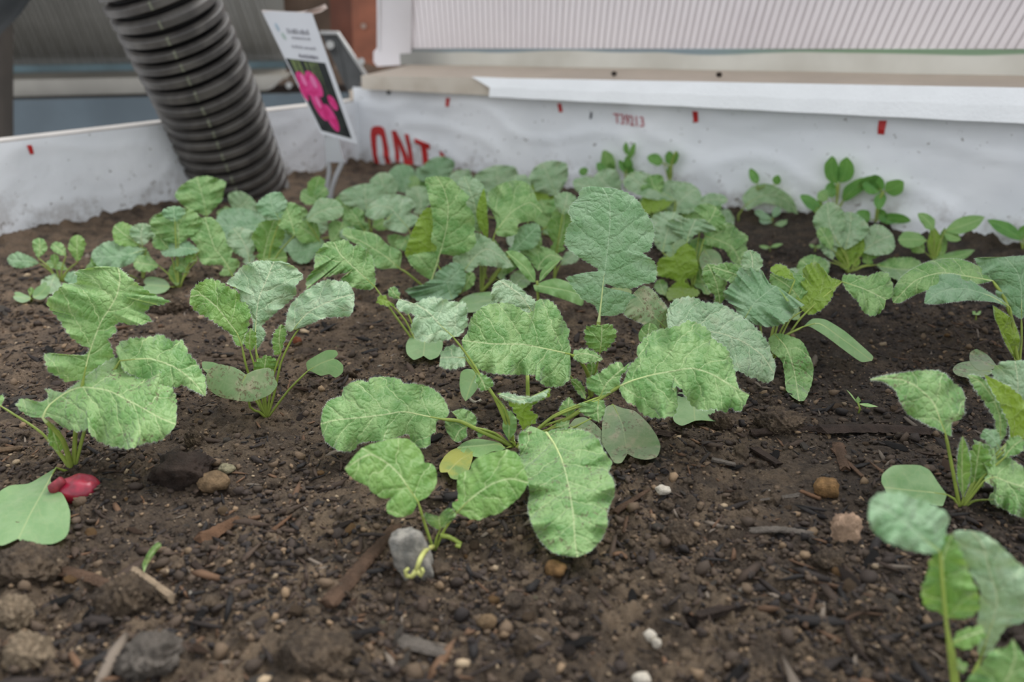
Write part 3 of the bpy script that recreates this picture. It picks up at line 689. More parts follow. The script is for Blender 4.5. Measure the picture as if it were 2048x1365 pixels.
# faint printed line along the side facing the camera
V, Fc = [], []; MPR = simple('faded_print', srgb(126, 128, 112), .6, .2, 300)
for i in range(4, 690, 1):
    if prof[i] < .75: continue
    c_ = path[i]; tn = path[i+1]-path[i-1]; tn /= np.linalg.norm(tn); tcm = CAM-c_; tcm = tcm-tn*tcm.dot(tn); tcm /= np.linalg.norm(tcm); sd = np.cross(tn, tcm)
    fr_ = -0.10-0.0002*i
    dv = tcm*math.cos(fr_)+sd*math.sin(fr_); q0 = c_+dv*(rad_[i]+.0004); w_ = np.cross(tn, dv)*.0014
    q1c = path[i+1]+dv*(rad_[i+1]+.0004); b = len(V); V += [q0-w_, q0+w_, q1c+w_, q1c-w_]; Fc.append((b, b+1, b+2, b+3))
mesh_obj('printed_line', V, Fc, MPR, pipe, pp_, smooth=False)

# ------------------------------------------------------------------ plant tag
TY = 0.97
tagE = empty('plant_tag', tuple(atZ(657, 386, 0)), 'white plant tag with a photo of pink radishes on a clear forked stake', 'plant tag'); to = tuple(tagE.location)
MW = simple('white_card', srgb(222, 224, 230), .35, .03, 20); MCL = NT('clear_stake'); MCL.p.inputs['Base Color'].default_value = srgb(225, 228, 232); MCL.p.inputs['Roughness'].default_value = .12; MCL.p.inputs['Transmission Weight'].default_value = .55; MCL = MCL.m
def tagP(f, g, lift=0.0):
    """f across 0..1, g down 0..1"""
    l = np.array([523, 21])*(1-g)+np.array([643, 268])*g; r = np.array([624, 26])*(1-g)+np.array([717, 289])*g
    p = l*(1-f)+r*f; P = atY(p[0], p[1], TY-.012*(1-g)+.012*f); curl_ = max(0, f-.0)*0
    return P+np.array([0, -.0006-lift, 0])
V, Fc = [], []; nf, ng = 8, 10
for g in np.linspace(0, 1, ng):
    for f in np.linspace(0, 1, nf): V.append(tagP(f, g))
for j in range(ng-1):
    for i in range(nf-1): a = j*nf+i; Fc.append((a, a+1, a+nf+1, a+nf))
k = len(V); V += [p+np.array([0, .0007, 0]) for p in V]; Fc += [tuple(x+k for x in f[::-1]) for f in Fc]
mesh_obj('card', V, Fc, MW, tagE, to)
# curled top corner
V = [atY(*q) for q in ((524, 20, .958), (575, 23, .966), (600, 23, .968), (620, 20, .97), (640, 12, .985), (650, 8, 1.0), (655, 16, 1.0), (642, 24, .985), (624, 29, .972), (600, 27, .967), (575, 27, .966), (524, 24, .957))]
mesh_obj('curled_edge', V, [tuple(range(12))], simple('card_edge', srgb(222, 205, 195), .4, .05, 20), tagE, to, smooth=False)
def decal(name, pts, mat, lift): mesh_obj(name, [tagP(f, g, lift) for f, g in pts], [tuple(range(len(pts)))], mat, tagE, to, smooth=False)
decal('photo_print', [(.03, .385), (.9, .385), (.87, .965), (.06, .965)], simple('photo_dark', srgb(46, 52, 50), .35, .4, 90, col2=srgb(30, 34, 38)), .0004)
MGs = simple('photo_stems', srgb(120, 136, 84), .4, .4, 160)
for i, (f0, f1) in enumerate(((.12, .22), (.24, .33), (.42, .47), (.52, .57), (.60, .64), (.68, .71))):
    decal('photo_stem', [(f0, .39), (f1, .39), (f1-.04, .58+.03*(i % 3)), (f0+.0, .58+.03*(i % 3))], MGs, .0007)
MPK = simple('photo_pink', srgb(206, 32, 116), .35, .2, 120, col2=srgb(226, 70, 146)); MPK2 = simple('photo_pink_light', srgb(238, 128, 184), .35, .1, 120)
def ell(cx, cy, rx, ry, rot, n=18): return [(cx+rx*math.cos(a)*math.cos(rot)-ry*math.sin(a)*math.sin(rot)*.5, cy+(rx*math.cos(a)*math.sin(rot)*.5+ry*math.sin(a)*math.cos(rot))) for a in [2*math.pi*i/n for i in range(n)]]
for cx_, cy_, rx_, ry_ in ((.2, .58, .15, .1), (.44, .57, .16, .105), (.08, .66, .07, .07), (.32, .75, .14, .12), (.52, .83, .14, .11), (.72, .7, .1, .06)):
    decal('photo_radish', ell(cx_, cy_, rx_, ry_, .25), MPK, .0010)
for cx_, cy_, rx_, ry_ in ((.22, .55, .05, .05), (.45, .55, .06, .055), (.34, .72, .045, .05)):
    decal('photo_highlight', ell(cx_, cy_, rx_, ry_, .25), MPK2, .0013)
MTX = simple('grey_lettering', srgb(150, 150, 158), .5, .1, 200); MTX2 = simple('dark_lettering', srgb(112, 110, 124), .5, .1, 200)
def tagtext(s, f0, f1, g0, g1, mat, bold=.01):
    TV, TF = text_mesh(s, bold); a0, a1, b0, b1 = TV[:, 0].min(), TV[:, 0].max(), TV[:, 1].min(), TV[:, 1].max()
    mesh_obj('lettering', [tagP(f0+(f1-f0)*(v[0]-a0)/(a1-a0), g1-(g1-g0)*(v[1]-b0)/(b1-b0), .0006) for v in TV], TF, mat, tagE, to, smooth=False)
tagtext('RADISH', .37, .78, .335, .365, MTX2, .03)
# unreadable small print, drawn as the irregular strokes it shows
rs = random.Random(4)
for (fa, fb_, g0, g1, n_) in ((.34, .80, .13, .175, 13), (.38, .78, .195, .215, 16), (.30, .82, .265, .29, 17)):
    V, Fc = [], []
    for i in range(n_):
        f = fa+(fb_-fa)*i/n_; wd_ = (fb_-fa)/n_*rs.uniform(.3, .75); ga = g0+(g1-g0)*rs.uniform(0, .35); b = len(V)
        V += [tagP(f, ga, .0006), tagP(f+wd_, ga, .0006), tagP(f+wd_, g1, .0006), tagP(f, g1, .0006)]; Fc.append((b, b+1, b+2, b+3))
    mesh_obj('small_print', V, Fc, MTX, tagE, to, smooth=False)
decal('emblem', ell(.17, .13, .035, .035, .3), simple('emblem_blue', srgb(178, 196, 210), .5, .1, 50), .0006); decal('emblem', ell(.22, .2, .04, .03, .3), simple('emblem_green', srgb(186, 202, 196), .5, .1, 50), .0006)
solid_px('stake', [(648, 268), (676, 276), (684, 308), (690, 325), (652, 325), (650, 300)], .974, .002, MCL, tagE, to)
for pts in ([(656, 322), (658, 345), (654, 375), (660, 400)], [(686, 322), (672, 352), (664, 378), (661, 400)]):
    V, Fc = tube(catmull([atY(a, b, .978) for a, b in pts], .004), .0028, 8); mesh_obj('stake_prong', V, Fc, MCL, tagE, to)
# ------------------------------------------------------------------ the plants near the camera
A = Plant('radish_plant', 145, 940, 'radish plant with a red root showing above the soil, front left', 'radish')
A.leaf('167,757 179,705 202,644 219,618 234,590 240,560 236,535',
       '161,761 146,762 132,764 117,753 100,746 92,729 91,708 129,710 168,711 179,697 161,690 138,670 117,638 101,620 93,603 111,585 129,567 147,569 155,560 152,544 176,537 205,534',
       '176,749 204,728 227,714 224,699 217,679 231,664 231,649 243,645 270,651 303,642 290,626 308,608 319,611 338,603 305,588 278,570 252,548', dyb=0.5, dyt=3.2, pet='152,850', foldL=.25, foldR=.12, arch=.05)
A.leaf('85,836 97,812 130,787 161,775 214,781 264,805 316,834 352,850',
       '60,834 42,822 32,811 45,797 70,803 88,803 97,793 92,778 125,786 135,780 150,770 172,752 190,735 200,709 210,716 240,716 290,714 308,724 318,740 325,755 340,770 352,795 353,820',
       '97,834 108,838 118,850 140,860 160,863 176,858 180,868 200,885 225,893 260,898 285,888 320,881 343,862', dyb=-0.7, dyt=-1.2, mat='spot', foldL=-.15, foldR=.1, arch=.06, pet='125,880')
A.leaf('240,722 300,718 350,735 385,762 411,793', '232,700 240,686 262,677 290,676 322,670 342,682 365,682 378,708 395,729 410,757 412,780',
       '250,742 290,760 343,775 366,771 388,782', dyb=1.5, dyt=1.0, foldL=.1, foldR=-.1)
A.tl((2, 813), (-62, 742), 84, 'r', dyb=.5, dyt=1.2, pet='85,868')
A.leaf('112,936 85,985 60,1030 37,1078', '84,953 56,968 19,972 -9,991 -28,1033 -23,1075 2,1092', '101,963 127,991 140,1024 138,1061 128,1078 103,1089 61,1088 40,1082',
       dyb=-0.7, dyt=-5.0, cot=True, mat='cot', curl=-.05, pet='128,942', a=.6)
A.leaf('120,905 108,872 100,845', '100,890 96,862', '128,890 118,862', dyb=-.2, dyt=-.3, mat='bright')
B_ = Plant('radish_plant', 533, 832, 'upright radish seedling with five leaves standing alone on bare soil, left of centre', 'radish')
B_.leaf('512,702 511,658 517,600 530,567 541,540 548,523', '507,690 505,665 507,647 503,635 498,623 480,596 477,579 454,567 468,552 486,532 518,522',
        '521,690 530,673 530,662 524,652 548,629 577,605 594,585 591,573 606,554 597,541 586,532 565,523', dyb=.6, dyt=3.6, mat='pale', foldL=.12, foldR=.12, teeth=.8)
B_.leaf('484,694 474,667 457,644 433,614 404,591 380,594', '471,689 463,670 439,652 419,638 392,623 379,605', '489,680 498,650 501,626 492,605 477,585 460,576 439,563 416,558 392,570 383,583',
        dyb=.2, dyt=1.2, mat='bright', foldL=.0, foldR=.35, pet='496,745', teeth=1.2)
B_.leaf('600,655 586,661 612,629 641,611 676,597 709,588', '580,664 571,655 577,620 583,608 603,588 630,570 653,560 679,563 697,567', '605,655 624,647 653,635 697,633 707,617',
        dyb=.2, dyt=.8, mat='pale', pet='548,790 562,726 583,680', teeth=.7)
B_.leaf('562,706 558,680 562,649', '550,711 545,688 548,667', '571,676 574,654', dyb=.15, dyt=.6, name='leaflet', mat='bright')
B_.leaf('492,750 485,765 480,785 476,802', '480,741 465,734 436,729 419,740 410,758 419,781 442,795', '500,745 512,740 536,736 548,743 548,753 555,770 542,788 524,797 501,804',
        dyb=-1.1, dyt=-2.0, cot=True, mat='dirty', pet='518,824 500,815')
B_.leaf('615,743 640,728 655,722 668,718', '613,725 633,711 653,701 671,701 676,709 671,715', '624,744 641,752 659,749 671,756 685,746 686,731 676,721', dyb=.3, dyt=.4, cot=True, mat='cot', pet='577,781', a=.3)
B_.leaf('528,748 530,730 533,710', '507,738 512,722', '552,738 556,722', dyb=0, dyt=.3, mat='bright', teeth=1.5, hair=False)
B_.leaf('500,703 499,680 501,656', '489,690 490,675', '511,690 512,668', dyb=.25, dyt=.4, name='leaflet', mat='bright')
B_.leaf('470,760 440,745 405,738', '462,742 430,726 405,724', '460,775 425,756', dyb=.8, dyt=1.2, cot=True, mat='cot')

Cc = Plant('radish_plant', 868, 1098, 'small two-leaved radish seedling rooted beside the pale grey stone', 'radish')
Cc.leaf('836,1004 816,975 796,946 767,922 737,910 689,938', '826,1025 812,1033 796,1035 774,1025 775,1004 784,997 764,997 743,984 734,972 714,963 698,951',
        '854,995 872,972 873,943 863,928 849,925 846,910 837,896 826,885 813,878 787,877 752,886 725,896 705,917', dyb=.3, dyt=.6, mat='bright', pet='850,1050', teeth=.35, arch=.05, hair=False, ripple=.1)
Cc.leaf('914,1026 942,998 983,969 1020,958 1057,966', '907,1019 904,1007 916,1001 914,969 919,949 939,940 945,925 963,912 986,905 1013,900 1035,908 1046,930 1053,950',
        '925,1031 942,1039 957,1041 980,1032 998,1028 1018,1013 1042,992', dyb=.3, dyt=.9, mat='bright', pet='890,1058', teeth=.4, hair=False, ripple=.1)
Cc.leaf('880,1060 879,1045 878,1034', '866,1055 851,1039 850,1026 863,1030', '898,1045 910,1036 909,1022 893,1018', dyb=.1, dyt=-.1, mat='leaf', teeth=.6)
Cc.stem('866,1094 851,1102 840,1120 833,1142', [-.2, -2.0, -3.1, -3.3], .0011, .0010, 'wither', 'withered_seed_leaf')
Cc.stem('833,1142 824,1154 813,1153 811,1142 817,1138', [-3.3, -3.3, -3.3, -3.3, -3.2], .0011, .0007, 'wither', 'withered_seed_leaf')
Cc.stem('833,1142 843,1152 846,1143 843,1137', [-3.3, -3.3, -3.3, -3.2], .0011, .0007, 'wither', 'withered_seed_leaf')
Cc.stem('880,1072 896,1074 908,1080 921,1088 918,1094 911,1091', [0, 0, 0, -.1, -.3, -.3], .0011, .0009, 'stalk', 'withered_seed_leaf')

D = Plant('radish_plant', 1032, 893, 'large radish plant in the middle whose leaves fan out in all directions', 'radish')
D.leaf('885,839 854,833 808,824 767,830 717,836 675,840 641,848',
       '893,835 898,826 894,811 888,800 878,788 868,780 854,773 831,768 810,768 796,758 767,754 740,757 737,765 720,761 703,766 687,777 683,792 658,802 646,820',
       '876,842 871,852 871,864 860,873 860,890 843,897 832,890 822,881 816,868 796,874 767,881 721,886 712,896 702,903 679,902 665,894 652,884 643,864', dyb=-.3, dyt=-1.2, pet='1000,880 960,862 920,843', arch=.05, teeth=.5, foldL=.1, foldR=-.1)
D.leaf('936,853 922,845 903,824', '913,843 914,833 901,822', '951,852 953,837 942,824 925,818', dyb=-.1, dyt=.2, name='leaflet', teeth=.3)
D.leaf('936,852 919,862 908,883', '932,861 934,872 919,884', '919,843 898,838 890,842 892,861', dyb=-.2, dyt=-.6, name='leaflet', teeth=.3)
D.leaf('972,868 966,862 962,857', '958,876 955,868', '972,858', dyb=-.1, dyt=.1, name='leaflet', teeth=.3, stalk=False)
D.leaf('1093,866 1110,891 1126,926 1138,976 1147,1034 1150,1081 1155,1115',
       '1082,861 1063,853 1052,860 1038,870 1040,900 1042,947 1052,962 1060,985 1056,1005 1059,1034 1070,1064 1085,1087 1105,1105 1129,1112',
       '1105,860 1117,860 1147,859 1176,864 1196,879 1208,903 1224,926 1217,947 1227,961 1229,990 1214,1023 1215,1049 1205,1075 1182,1102', dyb=-2.2, dyt=-10.2, mat='spot', teeth=.4, arch=.06, foldL=.15, foldR=.12, pet='1060,885')
D.leaf('1241,772 1264,762 1305,750 1349,742 1384,737 1422,748 1466,774 1499,790',
       '1247,764 1252,752 1258,733 1276,715 1273,701 1282,686 1296,671 1314,661 1343,655 1360,651 1378,641 1405,651 1419,663 1425,677 1452,695 1463,718 1469,742 1478,777',
       '1239,778 1249,800 1270,812 1287,830 1317,837 1349,831 1355,809 1352,789 1345,777 1358,774 1372,794 1384,812 1402,821 1428,818 1452,825 1460,815 1478,824 1490,809', dyb=-.2, dyt=-1.6, pet='1100,860 1140,835 1180,810', arch=.05, foldL=.05, foldR=0)
D.leaf('1200,794 1215,765 1248,735', '1186,784 1176,777 1173,759 1197,748 1217,733 1238,724', '1217,786 1238,771 1241,753 1252,742 1258,728', dyb=-.2, dyt=.3, name='leaflet', teeth=.8)
D.leaf('1198,800 1195,820 1198,846', '1179,804 1157,809 1164,827 1185,838', '1208,803 1210,824', dyb=-.3, dyt=-.9, name='leaflet', teeth=.7)
D.leaf('1134,836 1136,815 1138,794', '1119,824 1123,809', '1150,822 1151,811', dyb=-.1, dyt=.3, name='leaflet', teeth=.8)
D.leaf('1110,856 1125,852 1139,846', '1115,843 1138,838', '1118,866 1134,862', dyb=-.3, dyt=-.3, name='leaflet', teeth=.5)
D.leaf('1226,809 1245,850 1250,880 1255,908', '1212,815 1205,841 1204,862 1205,888 1217,908 1229,926 1243,926', '1243,816 1270,823 1296,847 1314,873 1321,894 1314,914 1293,920 1270,916',
       dyb=2.2, dyt=-1.3, cot=True, mat='dirty', pet='1080,885 1170,845', a=.5, curl=-.03)
D.leaf('1138,852 1175,862 1210,888', '1150,838 1170,835 1190,848 1205,865', '1150,872 1180,890 1203,902', dyb=1.6, dyt=-.4, cot=True, mat='dirty', a=.5)
D.leaf('1046,862 1047,830 1045,801', '1033,833 1015,804 995,789 1013,788 1030,797', '1057,851 1071,846 1074,830 1060,821 1071,807 1099,792 1098,778 1071,798', dyb=-.1, dyt=.2, mat='back', back=True, teeth=1.2, pet='1040,880', foldL=.3, foldR=.3)
D.leaf('996,790 1040,800 1098,779', '1013,786 1040,793 1066,793', '1012,799 1040,807 1066,803 1090,794', dyb=-.2, dyt=-.1, mat='pale', teeth=1.2, stalk=False, name='leaflet')
D.leaf('1018,882 1018,850 1021,821', '1005,859 1008,836', '1032,862 1033,838', dyb=-.2, dyt=.3, mat='weed', teeth=0, hair=False)
D.leaf('1012,897 995,889 957,892 914,896', '1000,887 983,882 951,878 928,885', '1000,902 983,904 957,915 930,908', dyb=-.1, dyt=-.2, mat='weed', teeth=0, hair=False)
D.leaf('945,905 920,920 895,945', '930,893 905,900 890,912 879,931 881,945', '945,918 936,943 916,959 902,957', dyb=-.1, dyt=-1.0, cot=True, mat='yellow')
D.leaf('906,674 881,651 857,625 830,608 797,598', '896,680 884,681 857,685 834,678 822,657 828,637 829,629 810,626 793,615', '918,672 935,651 933,622 930,606 904,604 887,598 863,595 845,600 828,607 813,602',
       dyb=.3, dyt=1.6, mat='pale', pet='1010,820 980,783 951,736 930,705', foldL=.05, foldR=.2, arch=.06)
D.leaf('930,716 905,715 880,716', '925,700 910,692 898,692 882,705', '930,731 904,739 881,734', dyb=.2, dyt=.1, mat='pale', name='leaflet')
D.leaf('953,745 965,762 972,782', '952,762 960,780', '972,752 988,768', dyb=.15, dyt=-.1, name='leaflet')
D.leaf('955,742 942,769 931,803', '935,738 922,745 919,769 923,791', '962,758 957,774 945,791', dyb=.8, dyt=-.2, cot=True, mat='cot')
D.leaf('1030,885 1010,840 1000,800', '1012,850 1000,820', '1022,835', dyb=.3, dyt=.5, mat='bright', stalk=False)
D.stem('1055,880 1056,830 1055,752', [1.2, 1.3, 1.6], .0014, .0010)

E = Plant('radish_plant', 1182, 792, 'tall radish plant with the largest upright crinkled leaf, right of the centre', 'radish')
E.leaf('1199,632 1204,590 1207,560 1215,501 1220,446 1219,404 1204,375',
       '1190,612 1178,606 1165,598 1150,580 1133,556 1150,551 1162,547 1178,545 1195,543 1195,537 1171,523 1149,508 1131,490 1133,464 1138,451 1144,442 1138,426 1142,411 1155,398 1162,380 1177,373',
       '1212,632 1226,632 1251,623 1277,600 1267,590 1251,584 1226,579 1208,573 1215,567 1233,575 1264,577 1285,569 1310,563 1313,541 1308,523 1287,507 1300,500 1308,474 1308,459 1300,438 1287,420 1274,400 1251,384 1226,377', dyb=.8, dyt=4.0, mat='cool', pet='1186,730 1194,670', foldL=.12, foldR=.12, arch=.04, ripple=.05, teeth=.8)
E.leaf('1140,709 1092,698 1045,689 986,688 923,681',
       '1141,698 1136,676 1139,663 1124,634 1115,616 1104,604 1092,599 1078,600 1071,606 1068,622 1051,625 1042,618 1033,613 1020,607 1004,606 974,610 951,625 939,643 936,663',
       '1141,730 1140,757 1130,768 1118,774 1092,773 1080,765 1071,757 1068,750 1027,750 983,747 962,740 945,733 932,716', dyb=-1.6, dyt=-3.4, foldL=.3, foldR=.1, arch=.03, pet='1176,750 1160,722', teeth=.8)
E.leaf('1146,710 1175,708 1207,719', '1148,702 1173,698 1191,706', '1150,720 1164,725 1188,725', dyb=-1.4, dyt=-1.4, name='leaflet', stalk=False)
E.leaf('1200,706 1203,680 1204,650', '1185,700 1173,689 1169,668 1172,655 1182,651 1192,652', '1211,702 1226,686 1233,668 1226,652 1214,649', dyb=-.6, dyt=0, mat='bright', teeth=1.6, foldL=.3, foldR=.3, pet='1192,740')
E.leaf('1172,800 1160,775 1140,758', '1160,792 1148,775', '1168,775 1155,760', dyb=-.4, dyt=-.3, mat='bright')
E.leaf('1195,770 1215,755 1235,750', '1205,752 1225,745', '1210,768 1230,760', dyb=-.2, dyt=-.2, mat='bright', name='leaf')
E.leaf('1180,760 1184,740 1183,724', '1172,748 1174,732', '1194,748 1193,732', dyb=-.2, dyt=0, mat='bright', teeth=1.4)
E.stem('1215,800 1240,812 1258,822', [-.6, -.9, -1.1], .0009, .0005, name='bud_stalk')
E.leaf('1068,640 1060,618 1040,590 1015,572 997,561', '1045,628 1016,618 1004,606 986,607 983,590 986,572', '1085,622 1071,602 1056,590 1033,571 1013,560', dyb=.6, dyt=1.8, mat='pale', stalk=True, pet='1130,740')

Fp = Plant('radish_plant', 1392, 792, 'radish plant behind the middle one with a broad pale grey-green leaf', 'radish')
Fp.leaf('1336,660 1380,660 1422,664 1452,670 1490,686 1525,712 1549,748',
        '1333,633 1337,616 1349,601 1373,594 1393,597 1408,605 1422,606 1437,607 1458,616 1487,636 1510,654 1534,683 1542,707 1551,730',
        '1344,690 1380,702 1420,718 1469,741 1480,743 1487,748 1500,755 1510,757 1522,763 1534,766 1546,760', dyb=.4, dyt=-.4, mat='pale', arch=.07, foldL=.1, foldR=.0, pet='1385,740 1350,690', hair=True)
Fp.leaf('1335,660 1310,635 1288,610 1268,585', '1317,661 1300,655 1285,648 1249,630 1258,605', '1334,640 1334,615 1322,600 1305,580 1287,572', dyb=1.5, dyt=2.2, mat='dirty', teeth=.5, ripple=.08)
Fp.leaf('1300,690 1296,670 1300,646', '1280,684 1277,668 1286,652', '1312,680 1318,664 1310,650', dyb=.5, dyt=.8, cot=True)
Fp.leaf('1388,790 1388,815 1390,842', '1358,785 1352,800 1345,824 1348,843 1364,852', '1430,795 1450,815 1443,832 1431,843 1411,841', dyb=.1, dyt=-2.0, cot=True, mat='cot')

K = Plant('radish_plant', 1532, 738, 'radish plant with two seed leaves hanging down on its right side', 'radish')
K.leaf('1490,637 1508,607 1525,592 1540,580 1553,572', '1478,630 1469,615 1446,592 1459,572 1472,556 1477,538 1495,536 1508,536 1523,541 1531,556 1541,570', '1492,643 1508,649 1538,654 1567,648 1585,632 1590,618 1608,610 1588,606 1569,600 1558,588', dyb=.2, dyt=1.6, mat='cool', pet='1515,690', arch=.08, foldL=.1, foldR=0)
K.leaf('1548,668 1572,695 1588,740 1598,803', '1537,678 1540,700 1563,722 1569,750 1572,780 1584,794', '1565,668 1600,680 1614,700 1627,735 1623,770 1610,800', dyb=.5, dyt=-2.6, mat='spot', teeth=.4, arch=.12, hair=False)
K.leaf('1606,654 1640,648 1690,682 1744,722', '1625,638 1652,640 1690,663 1725,693 1746,713', '1620,654 1650,672 1690,702 1722,724', dyb=.8, dyt=-.6, cot=True, mat='cot', pet='1560,680', arch=.1)
K.leaf('1605,622 1635,592 1660,575 1684,562', '1596,612 1590,585 1605,560 1607,536 1630,524 1645,536 1661,555', '1620,630 1640,622 1660,602 1670,580', dyb=1.8, dyt=2.6, mat='back', back=True, pet='1560,680 1580,640', foldL=.3, foldR=.3)
K.leaf('1684,564 1720,575 1750,588 1772,600', '1685,552 1703,549 1720,552 1738,552 1758,544 1776,548 1786,572 1783,595', '1693,580 1714,602 1727,624 1741,632 1755,630 1767,618', dyb=2.5, dyt=1.5, mat='leaf', arch=.08)
K.leaf('1600,600 1580,575 1540,548', '1575,605 1560,590 1540,570', '1612,590 1620,570 1600,550 1570,538', dyb=2.2, dyt=3.2, mat='leaf')
K.tl((1590, 560), (1541, 536), 24, 'o', dyb=2.6, dyt=3, mat='back', back=True)
K.tl((1500, 560), (1500, 500), 42, 'r', dyb=2.4, dyt=3.6, mat='pale')
K.tl((1560, 610), (1425, 535), 44, 'r', dyb=3, dyt=4, mat='leaf')
K.tl((1440, 610), (1415, 528), 44, 'r', dyb=3.2, dyt=4.2, mat='leaf', stalk=False)

N = Plant('radish_plant', 1922, 1014, 'radish plant at the right edge with one soil-speckled leaf, young crinkled leaves at its heart', 'radish')
N.leaf('1891,868 1882,845 1865,803 1828,770 1790,757 1738,760', '1870,856 1858,852 1846,845 1828,836 1814,827 1800,803 1790,780 1767,764',
       '1902,872 1903,845 1916,842 1928,829 1928,812 1930,794 1920,775 1907,766 1892,750 1875,742 1845,741 1814,745 1767,752', dyb=.2, dyt=.9, mat='spot', pet='1907,949', foldL=.1, foldR=.15, arch=.05, teeth=.5)
N.leaf('1894,990 1860,985 1828,982 1768,975', '1879,970 1860,942 1842,932 1823,930 1786,932 1765,949 1763,965', '1889,1004 1884,1013 1858,1008 1832,1000 1800,995 1776,988', dyb=-.1, dyt=-.2, cot=True, mat='cot', pet='1908,998')
N.leaf('1968,962 1990,955 2025,968 2090,985', '1975,945 1950,890 1948,881 1975,890 2001,902 2039,930 2075,955', '1987,975 1992,1005 2020,1026 2050,1036 2080,1015', dyb=-.3, dyt=-.6, mat='spot', arch=.04, pet='1950,985', teeth=.5, foldL=.1, foldR=-.1)
N.leaf('1926,998 1924,940 1925,872', '1915,960 1915,920 1919,890', '1938,965 1941,930 1935,895', dyb=0, dyt=.3, mat='bright', teeth=.4, foldL=.5, foldR=.5)
N.leaf('1945,985 1952,940 1960,888', '1936,950 1937,915 1945,895', '1972,965 1982,935 1980,908', dyb=.3, dyt=.7, mat='bright', teeth=1.8, ripple=.3)
N.leaf('2000,885 2000,835 1985,795 1962,765 1934,750', '1992,872 1990,840 1970,806 1948,775', '2010,872 2014,842 2000,800 1978,768 1955,752', dyb=1.2, dyt=2.6, mat='leaf', teeth=1.2)
N.leaf('2022,890 2030,850 2020,805 1995,775 1968,749', '2018,850 2000,810 1980,775', '2040,890 2060,850 2052,806 2020,775', dyb=1.0, dyt=2.0, mat='bright', back=True, foldL=.4, foldR=.4)
N.leaf('2022,880 2030,820 2036,770 2030,722', '2008,790 1990,765 1985,740 2005,724', '2060,800 2085,770 2080,738 2055,722', dyb=2.2, dyt=3.6, mat='pale')
N.tl((2000, 900), (1965, 862), 30, 'o', dyb=.9, dyt=1.1, mat='cool')
N.tl((2010, 915), (2046, 880), 34, 'o', dyb=.4, dyt=.8, mat='leaf')
N.tl((1975, 1000), (2030, 985), 50, 'o', dyb=.6, dyt=1.0, mat='bright')

Pp = Plant('radish_plant', 1915, 1425, 'nearest radish plant rising from below the frame at the bottom right corner', 'radish')
Pp.near = True; Pp.hairy = False
Pp.leaf('1880,1104 1842,1073 1804,1040 1770,1018 1739,1004', '1862,1109 1848,1107 1819,1101 1774,1085 1745,1061 1737,1031', '1890,1085 1893,1058 1899,1034 1884,1019 1860,1007 1846,1000 1831,999 1807,987 1780,985 1756,987',
        dyb=1.6, dyt=1.8, mat='cool', pet='1898,1300 1888,1200', teeth=.5, arch=.05)
Pp.leaf('1890,1236 1887,1180 1886,1120 1905,1068', '1878,1226 1862,1220 1848,1212 1842,1180 1854,1150 1860,1120 1876,1098 1890,1075', '1902,1236 1920,1238 1937,1237 1958,1221 1958,1200 1955,1180 1943,1156 1931,1126 1918,1095',
        dyb=1.1, dyt=1.9, mat='bright', name='leaflet', teeth=.8, ripple=.25)
Pp.leaf('1905,1288 1930,1275 1968,1262', '1912,1268 1930,1258 1962,1253', '1912,1295 1937,1300 1970,1276', dyb=.8, dyt=.9, mat='bright', name='leaflet', teeth=.7)
Pp.leaf('1912,1325 1922,1335 1936,1342', '1918,1318 1934,1330', '1912,1338 1926,1346', dyb=.6, dyt=.6, mat='bright', name='leaflet')
Pp.leaf('1961,1318 1988,1236 1994,1197 1979,1144 1967,1094 1943,1062', '1955,1300 1955,1236 1961,1183 1943,1150 1925,1120 1908,1066 1925,1062', '1985,1300 2012,1257 2048,1245 2085,1215 2078,1160 2032,1122 1997,1088 1967,1068',
        dyb=1.6, dyt=2.8, mat='pale', teeth=.5, pet='1935,1380')
Pp.leaf('1990,1420 2010,1370 2030,1320 2026,1278', '1925,1420 1931,1365 1958,1337 1982,1301 2012,1296', '2070,1425 2085,1380 2075,1340 2048,1312', dyb=-.4, dyt=.2, mat='leaf', teeth=.5)

Mp = Plant('radish_plant', 2040, 730, 'radish plant cut off by the right edge with arching bluish leaves', 'radish')
Mp.leaf('2020,615 1980,592 1930,578 1885,582 1848,607', '1985,604 1939,601 1901,605 1870,609', '2003,600 1968,578 1928,554 1901,548 1875,552 1856,573', dyb=.2, dyt=.2, mat='cool', pet='2030,690', arch=.08, teeth=.2)
Mp.leaf('2043,640 2043,580 2035,545 2010,514', '2015,620 1992,589 1995,570 1980,560 1966,549 1950,517 1980,516', '2070,600 2090,560 2085,530 2060,512', dyb=.6, dyt=2.4, mat='cool', teeth=.3)
Mp.leaf('1985,562 1930,552 1880,546 1830,562 1786,606', '1960,534 1915,518 1861,522 1821,541 1800,557 1783,588', '1960,568 1920,572 1870,576 1830,590 1800,606', dyb=1.8, dyt=1.2, mat='leaf', pet='2035,680 2010,600', teeth=.2, arch=.12, curl=-.3)
Mp.leaf('2030,720 2015,680 1990,640 1985,610', '2012,690 1996,650', '2040,680 2025,640', dyb=.2, dyt=.4, mat='bright', back=True, teeth=.2, foldL=.4, foldR=.4)
Mp.tl((1990, 745), (1905, 740), 34, 'o', dyb=-.6, dyt=-.8, mat='dirty', cot=True)
Mp.tl((1995, 735), (1940, 706), 36, 'o', dyb=0, dyt=.6, mat='dirty', cot=True)

